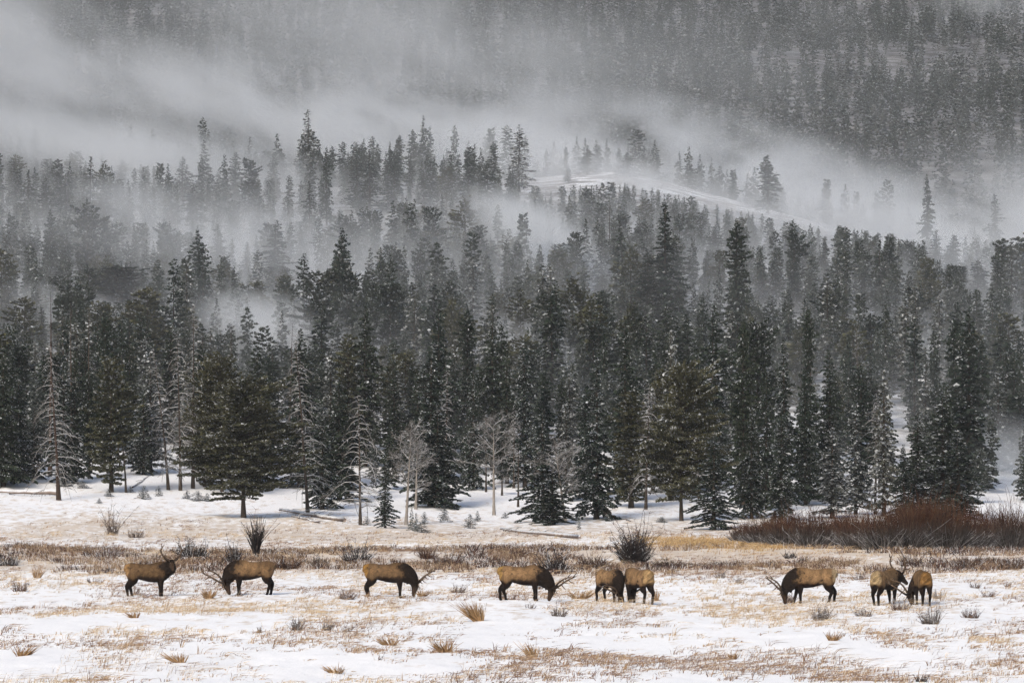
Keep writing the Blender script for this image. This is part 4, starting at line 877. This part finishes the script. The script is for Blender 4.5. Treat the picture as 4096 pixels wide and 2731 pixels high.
# red willow thicket before the wood: overlapping domed bushes, frosted grey at the foot, red-brown at the top
W_ = "red-brown willows massed at the wood's edge"
WL = np.array([(.062, .026, .015), (.085, .038, .020), (.048, .023, .014), (.12, .070, .040)])
wl = [(2980, 2170, 90, 70), (3060, 2180, 120, 100), (3150, 2185, 130, 118), (3245, 2190, 130, 130), (3340, 2192, 130, 132), (3440, 2195, 130, 130), (3530, 2198, 130, 145), (3620, 2200, 130, 170), (3710, 2200, 130, 180), (3795, 2200, 130, 165), (3880, 2198, 130, 140), (3960, 2196, 130, 130), (4045, 2196, 140, 165), (3110, 2150, 110, 70), (3400, 2160, 130, 90), (3680, 2150, 140, 130)]
wmk = ["first and lowest", "second", "third", "fourth", "fifth", "sixth", "seventh", "eighth, one of the tallest,", "tallest", "tenth", "eleventh", "twelfth", "outermost", "back-row, near the low end,", "back-row, behind the middle,", "back-row, under the big frosted spruces,"]
for i, (px, py, w, h) in enumerate(wl):
    px, py, w, h = q4(px), q4(py), q4(w) * 1.5, q4(h)
    x, y, z = hit(px, py); s = y / F; W, Hh = w * s, h * s; g = np.random.default_rng(300 + i); mb = MB()
    for q in range(820):
        a = g.random() * 6.283; rad = math.sqrt(g.random()); b = np.array([math.cos(a) * rad * W * .30, math.sin(a) * rad * W * .28, -.05])
        L = Hh * g.uniform(.6, 1.08) * (1 - .30 * rad ** 2); d = np.array([math.cos(a) * rad * .42, math.sin(a) * rad * .35, 1.0]) + g.normal(0, .13, 3)
        low = g.random() < .35
        if low: L *= .55; d[:2] *= 2.4; d[:2] += g.normal(0, .5, 2)
        u = np.linspace(0, 1, 5); P = b + d * L * u[:, None] + g.normal(0, .10, 3) * L * (u ** 2)[:, None]
        top = WL[g.integers(4)] * g.uniform(.6, 1.2); bot = np.array([.085, .075, .07]) * g.uniform(.15, 1.6)
        f = np.clip((P[:, 2] / Hh - .32) / .35, 0, 1)[:, None]; c5 = bot * (1 - f) + top * f
        if low and g.random() < .35: c5 = np.tile(np.array([.34, .33, .33]) * g.uniform(.5, 1.2), (5, 1))
        tube(mb, P, .017 * (1 - .6 * u), 3, 0, c5, cap=False)
        for t_ in range(2):
            k = g.integers(2, 5); v = np.linspace(0, 1, 3)[:, None]; dd = d * .8 + g.normal(0, .5, 3)
            tube(mb, P[k] + dd * L * .18 * v, .010 * (1 - .5 * v[:, 0]), 3, 0, np.tile(c5[k], (3, 1)), cap=False)
    o = mb.build("willow_shrub", M_GRASS); o.location = (x, y, z)
    tag(o, f"{wmk[i]} red-brown willow of the thicket before the wood", "willow", W_)

# young firs in the snow at the wood's edge
small = [(885 * 1.7415, 2105, 0, 0, None)][:0]
SAP = [crown_mesh(700 + i, 2.2, .62, base=.02, nb=60, spc=.05, leaf=.15, droop=.3, snow=.55, frost=.3, lump=.3, twigs=False) for i in range(4)]
SAPT = trunk_mesh(2.2, .03, M_BARK, seed=3)
sap = [(330, 1145, 30, 18, "round snowy young fir at the meadow edge, alone by grey stems"), (1020, 1198, 38, 15, "young fir in the clearing beside the pale-trunked bare tree"), (1080, 1212, 32, 18, "pair-topped young fir in the open snow"), (1097, 1196, 24, 8, "tiny young fir just behind the pair-topped one"), (975, 1205, 28, 12, "low young fir under the frosted broadleaf"),
       (946, 1218, 52, 9, "thin straight young fir before the frosted broadleaf"), (956, 1218, 40, 9, "second thin young fir before the frosted broadleaf"), (968, 1222, 22, 20, "spreading snowy seedling at the frosted broadleaf's foot"), (365, 1140, 24, 12, "small snowy fir beside the round young fir"), (455, 1150, 22, 22, "squat dark fir under the olive pines"), (430, 1146, 20, 12, "squat snowy seedling under the leaning dead tree"),
       (475, 1150, 18, 12, "seedling fir at the squat dark fir's side"), (300, 1132, 14, 10, "tiny seedling at the wood edge by the olive pine"), (250, 1140, 16, 12, "tiny seedling below the tall olive pine"), (228, 1158, 12, 8, "lone speck of a seedling out in the snow"), (1330, 1215, 36, 6, "thin leaning young fir past the bent frosted tree"), (1000, 1155, 30, 26, "low wide fir at the foot of the big snowy spruce"),
       (1012, 1163, 26, 20, "second low fir at the foot of the big snowy spruce"), (843, 1205, 20, 12, "seedling beside the small pointed spruce"), (150, 1118, 16, 20, "low snowy firs' outlier behind the log fence"), (190, 1122, 18, 16, "low snowy fir by the broken brown trunk"), (1520, 1200, 12, 16, "dark seedling by the snowy gap"), (1160, 1190, 14, 8, "seedling beside the pale-trunked bare tree")]
for px, by, h, w, txt in sap:
    x, y, z = hit(OV(px), OV(by)); e = empty("fir_sapling", (x, y, z), random.random() * 6); hh = OV(h) * y / F; e.scale = (OV(w) * y / F / .5, OV(w) * y / F / .5, hh / 2.2)
    link(bpy.data.objects.new("trunk", SAPT), e); link(bpy.data.objects.new("crown", SAP[random.randrange(4)]), e)
    tag(e, txt, "young fir", "young firs at the wood's edge")

# fallen logs
def log(label, p0, p1, r, nb, seed, post=False):
    a = np.array(hit(*p0)); b = np.array(hit(*p1)); g = np.random.default_rng(seed)
    a[2] += r * 1.1; b[2] += r * 1.1
    u = np.linspace(0, 1, 8)[:, None]; P = (b - a) * u + g.normal(0, .03, (8, 3)); mb = MB(); tube(mb, P, r * (1 - .6 * u[:, 0]), 7)
    for q in range(nb):
        t = g.uniform(.1, .97); c = (b - a) * t; L = g.uniform(.4, 1.2); s_ = g.choice([-1, 1]); d = np.array([g.normal(-.3 * np.sign((b - a)[0]), .5), g.normal(0, .5), s_ * g.uniform(.1, .7) if s_ > 0 else -.12]); v = np.linspace(0, 1, 5)[:, None]
        tube(mb, c + d * L * v + np.array([0, 0, -.35]) * L * v ** 2, .028 * (1 - .6 * v[:, 0]), 4, 1, cap=False)
    if r > .1: tube(mb, P + np.array([0, 0, r * .75]), r * .62 * (1 - .6 * u[:, 0]), 6, 2)
    o = mb.build("fallen_log", [M_LOG, M_TWIG, M_SNOW]); o.location = tuple(a)
    tag(o, label, "fallen log", "fallen trees at the wood's edge")
log("long snow-topped fallen tree lying below the bent frosted tree", (OV(1330), OV(1238)), (OV(1150), OV(1219)), .11, 34, 1)
log("snow-capped rail log resting against the broken brown trunk", (OV(136), OV(1139)), (OV(-4), OV(1136)), .16, 16, 2)
log("dark fallen trunk in brushwood behind the frosted dead tree", (OV(790), OV(1198)), (OV(640), OV(1176)), .13, 46, 3)
log("tangle of bleached boughs on the snow by the leaning dead tree", (OV(735), OV(1202)), (OV(670), OV(1188)), .07, 40, 4)
log("slim fallen pole slanting up among the leaning trunks", (OV(305), OV(1122)), (OV(350), OV(1088)), .06, 3, 5)
log("short curved branch lying on open snow before the big spruce", (OV(1447), OV(1196)), (OV(1412), OV(1186)), .05, 2, 6)
MIST_STEP = 1.0; SLOPE_D = 0.014; MC = (0.90, 0.91, 0.905)
# ------------------------------------------------------------------ air: even haze over all, drifting mist banks in the valley
def vol_mat(name, dens, col, soft=False, nsc=1.0, lo=.35, hi=.7, aniso=0.2, step=1.0):
    m = bpy.data.materials.new(name); m.use_nodes = True; n = m.node_tree; n.nodes.clear()
    o = n.nodes.new("ShaderNodeOutputMaterial"); v = n.nodes.new("ShaderNodeVolumePrincipled"); n.links.new(v.outputs[0], o.inputs["Volume"])
    v.inputs["Color"].default_value = (*col, 1); v.inputs["Anisotropy"].default_value = aniso; v.inputs["Density"].default_value = dens
    if soft:
        tc = N(n, "ShaderNodeTexCoord"); g_ = N(n, "ShaderNodeNewGeometry")
        ln = N(n, "ShaderNodeVectorMath", operation='LENGTH'); n.links.new(tc.outputs["Object"], ln.inputs[0])
        fall = ramp(n, ln.outputs["Value"], 1.0, 0.15, 0, 1)
        fall = mth(n, 'POWER', fall, 1.4)
        vr = N(n, "ShaderNodeVectorRotate", rotation_type='Y_AXIS'); vr.inputs["Angle"].default_value = -.30; n.links.new(g_.outputs["Position"], vr.inputs["Vector"])
        mp = N(n, "ShaderNodeMapping"); n.links.new(vr.outputs[0], mp.inputs[0]); mp.inputs["Scale"].default_value = (nsc / 30, nsc / 300, nsc / 16)
        nz = noise(n, 1.0, 5, mp.outputs[0], .62)
        n.links.new(mth(n, 'MULTIPLY', mth(n, 'MULTIPLY', fall, ramp(n, nz, lo, hi)), dens), v.inputs["Density"])
        m.cycles.volume_step_rate = step
    else: m.cycles.homogeneous_volume = True
    return m

HZ = (0.90, 0.90, 0.89)
mbh = MB()
x0, x1, y0, y1, z0, z1 = -760, 760, -60, 3700, -2.5, 420
Vh = [(x, y, z) for z in (z0, z1) for y in (y0, y1) for x in (x0, x1)]
mbh.add(Vh, [[0, 2, 3, 1], [4, 5, 7, 6], [0, 1, 5, 4], [2, 6, 7, 3], [0, 4, 6, 2], [1, 3, 7, 5]])
tag(mbh.build("haze", vol_mat("haze_air", 0.00006, HZ)), "thin pale grey air filling the whole valley", "haze", kind="stuff")

def sphere_mesh(name, m):
    mb = MB(); nu, nv = 20, 12
    V = [(0, 0, 1)] + [(math.sin(math.pi * i / nv) * math.cos(2 * math.pi * j / nu), math.sin(math.pi * i / nv) * math.sin(2 * math.pi * j / nu), math.cos(math.pi * i / nv)) for i in range(1, nv) for j in range(nu)] + [(0, 0, -1)]
    mb.add(V, [[1 + i * nu + j, 1 + (i + 1) * nu + j, 1 + (i + 1) * nu + (j + 1) % nu, 1 + i * nu + (j + 1) % nu] for i in range(nv - 2) for j in range(nu)])
    n0 = len(V)
    T = [[0, 1 + j, 1 + (j + 1) % nu] for j in range(nu)] + [[n0 - 1, 1 + (nv - 2) * nu + (j + 1) % nu, 1 + (nv - 2) * nu + j] for j in range(nu)]
    mb.v.append(np.zeros((0, 3))); mb.a.append(np.zeros((0, 3))); mb.f.append(np.array(T)); mb.m.append(np.zeros(len(T)))
    return mb.mesh(name, [m])
# centre (px, py), distance, half extents (px, depth in m, py), tilt in the picture, optical depth through the middle
# mist lying on the slope: thick at the feet of the trees, gone at their tops, torn into patches
def slope_mist():
    m = bpy.data.materials.new("slope_mist"); m.use_nodes = True; n = m.node_tree; n.nodes.clear()
    o = n.nodes.new("ShaderNodeOutputMaterial"); v = n.nodes.new("ShaderNodeVolumePrincipled"); n.links.new(v.outputs[0], o.inputs["Volume"])
    v.inputs["Color"].default_value = (*MC, 1); v.inputs["Anisotropy"].default_value = .1
    g_ = N(n, "ShaderNodeNewGeometry"); sx = N(n, "ShaderNodeSeparateXYZ"); n.links.new(g_.outputs["Position"], sx.inputs[0])
    u = mth(n, 'SUBTRACT', sx.outputs[2], mth(n, 'ADD', mth(n, 'MULTIPLY', sx.outputs[1], .0715), 9 - 500 * .0715))
    e = mth(n, 'POWER', 2.718, mth(n, 'MULTIPLY', mth(n, 'MAXIMUM', u, 0.0), -1 / 4.2))
    vr = N(n, "ShaderNodeVectorRotate", rotation_type='Y_AXIS'); vr.inputs["Angle"].default_value = -.4; n.links.new(g_.outputs["Position"], vr.inputs["Vector"])
    mp = N(n, "ShaderNodeMapping"); n.links.new(vr.outputs[0], mp.inputs[0]); mp.inputs["Scale"].default_value = (1 / 26, 1 / 75, 1 / 9)
    nz = ramp(n, noise(n, 1.0, 3, mp.outputs[0], .6), .40, .66, .06, 1)
    yr = mth(n, 'ADD', ramp(n, sx.outputs[1], 425, 520, .12, 1), ramp(n, sx.outputs[1], 640, 900, 0, 1.1))
    n.links.new(mth(n, 'MULTIPLY', mth(n, 'MULTIPLY', mth(n, 'MULTIPLY', e, nz), yr), SLOPE_D), v.inputs["Density"])
    mb = MB(); V = []
    for y, zb, zt in ((420, -2, 18), (520, 4, 28), (980, 34, 62)):
        hx = y * .13
        V += [(-hx, y, zb), (hx, y, zb), (hx, y, zt), (-hx, y, zt)]
    Q = [[0, 1, 2, 3], [11, 10, 9, 8]]
    for k in (0, 4):
        for q in range(4): Q.append([k + q, k + 4 + q, k + 4 + (q + 1) % 4, k + (q + 1) % 4])
    mb.add(V, Q)
    tag(mb.build("mist", m), "low mist lying among the tree feet all over the slope", "mist", "banks of drifting mist", "stuff")
slope_mist()

BANKS = [
 (830, 50, 1450, 330, 90, 130, 10, .14, .8, .25, .70),
 (380, 60, 1300, 620, 120, 150, 6, .42, .7, .12, .80),
 (300, 250, 640, 420, 60, 60, 6, .38, 1.2, .25, .65),
 (820, 290, 680, 300, 60, 60, 8, .42, 1.2, .25, .65),
 (400, 130, 1110, 520, 120, 72, 9, 3.4, 1.5, .40, .76),
 (-10, 60, 1250, 200, 120, 100, 10, 2.4, 1.3, .32, .74),
 (430, 40, 1500, 300, 200, 90, 12, 1.0, 1.0, .35, .75),
 (760, 170, 1060, 290, 90, 52, 17, 3.0, 1.5, .38, .74),
 (1000, 10, 1900, 110, 250, 40, 12, 1.2, 1.0, .34, .70),
 (150, 160, 900, 300, 60, 44, 10, 1.9, 1.2, .32, .72),
 (500, 150, 985, 330, 50, 46, 10, 1.8, 1.2, .32, .72),
 (640, 190, 890, 190, 30, 34, 12, 2.2, 1.2, .28, .75),
 (930, 260, 880, 180, 60, 36, 16, 1.9, 1.2, .32, .72),
 (570, 268, 690, 140, 40, 46, 36, 4.2, 1.4, .32, .66),
 (230, 225, 740, 220, 50, 36, 12, 1.1, 1.4, .32, .70),
 (620, 215, 800, 150, 40, 26, 20, .8, 1.4, .32, .70),
 (280, 335, 520, 95, 30, 46, 16, 3.0, 1.6, .32, .64),
 (110, 330, 570, 120, 30, 36, 20, 1.7, 1.6, .32, .68),
 (930, 350, 560, 130, 35, 44, 14, 1.7, 1.6, .32, .68),
 (780, 325, 620, 100, 30, 34, 25, 1.7, 1.6, .32, .68),
 (540, 365, 530, 110, 40, 42, 25, 1.8, 1.8, .32, .66),
 (70, 400, 480, 90, 28, 50, 5, 1.3, 1.8, .32, .66),
 (560, 484, 440, 200, 12, 22, 0, .6, 2.6, .34, .64),
 (990, 455, 450, 90, 14, 50, 0, 1.1, 2.4, .28, .60),
]
for px, py, d, ex, ey, ez, tl, od, ns, lo, hi in BANKS:
    me = sphere_mesh("mist", vol_mat("mist_bank", od / (2 * ey) * 4.0, MC, True, ns, lo, hi, .1, MIST_STEP))
    o = link(bpy.data.objects.new("mist", me)); o.location = ((px - 512) / F * d, d, H + (HOR - py) / F * d)
    o.scale = (ex * d / F, ey, ez * d / F); o.rotation_euler = (0, math.radians(tl), 0)
    tag(o, "bank of pale blown snow and mist drifting through the wood", "mist", "banks of drifting mist", "stuff")
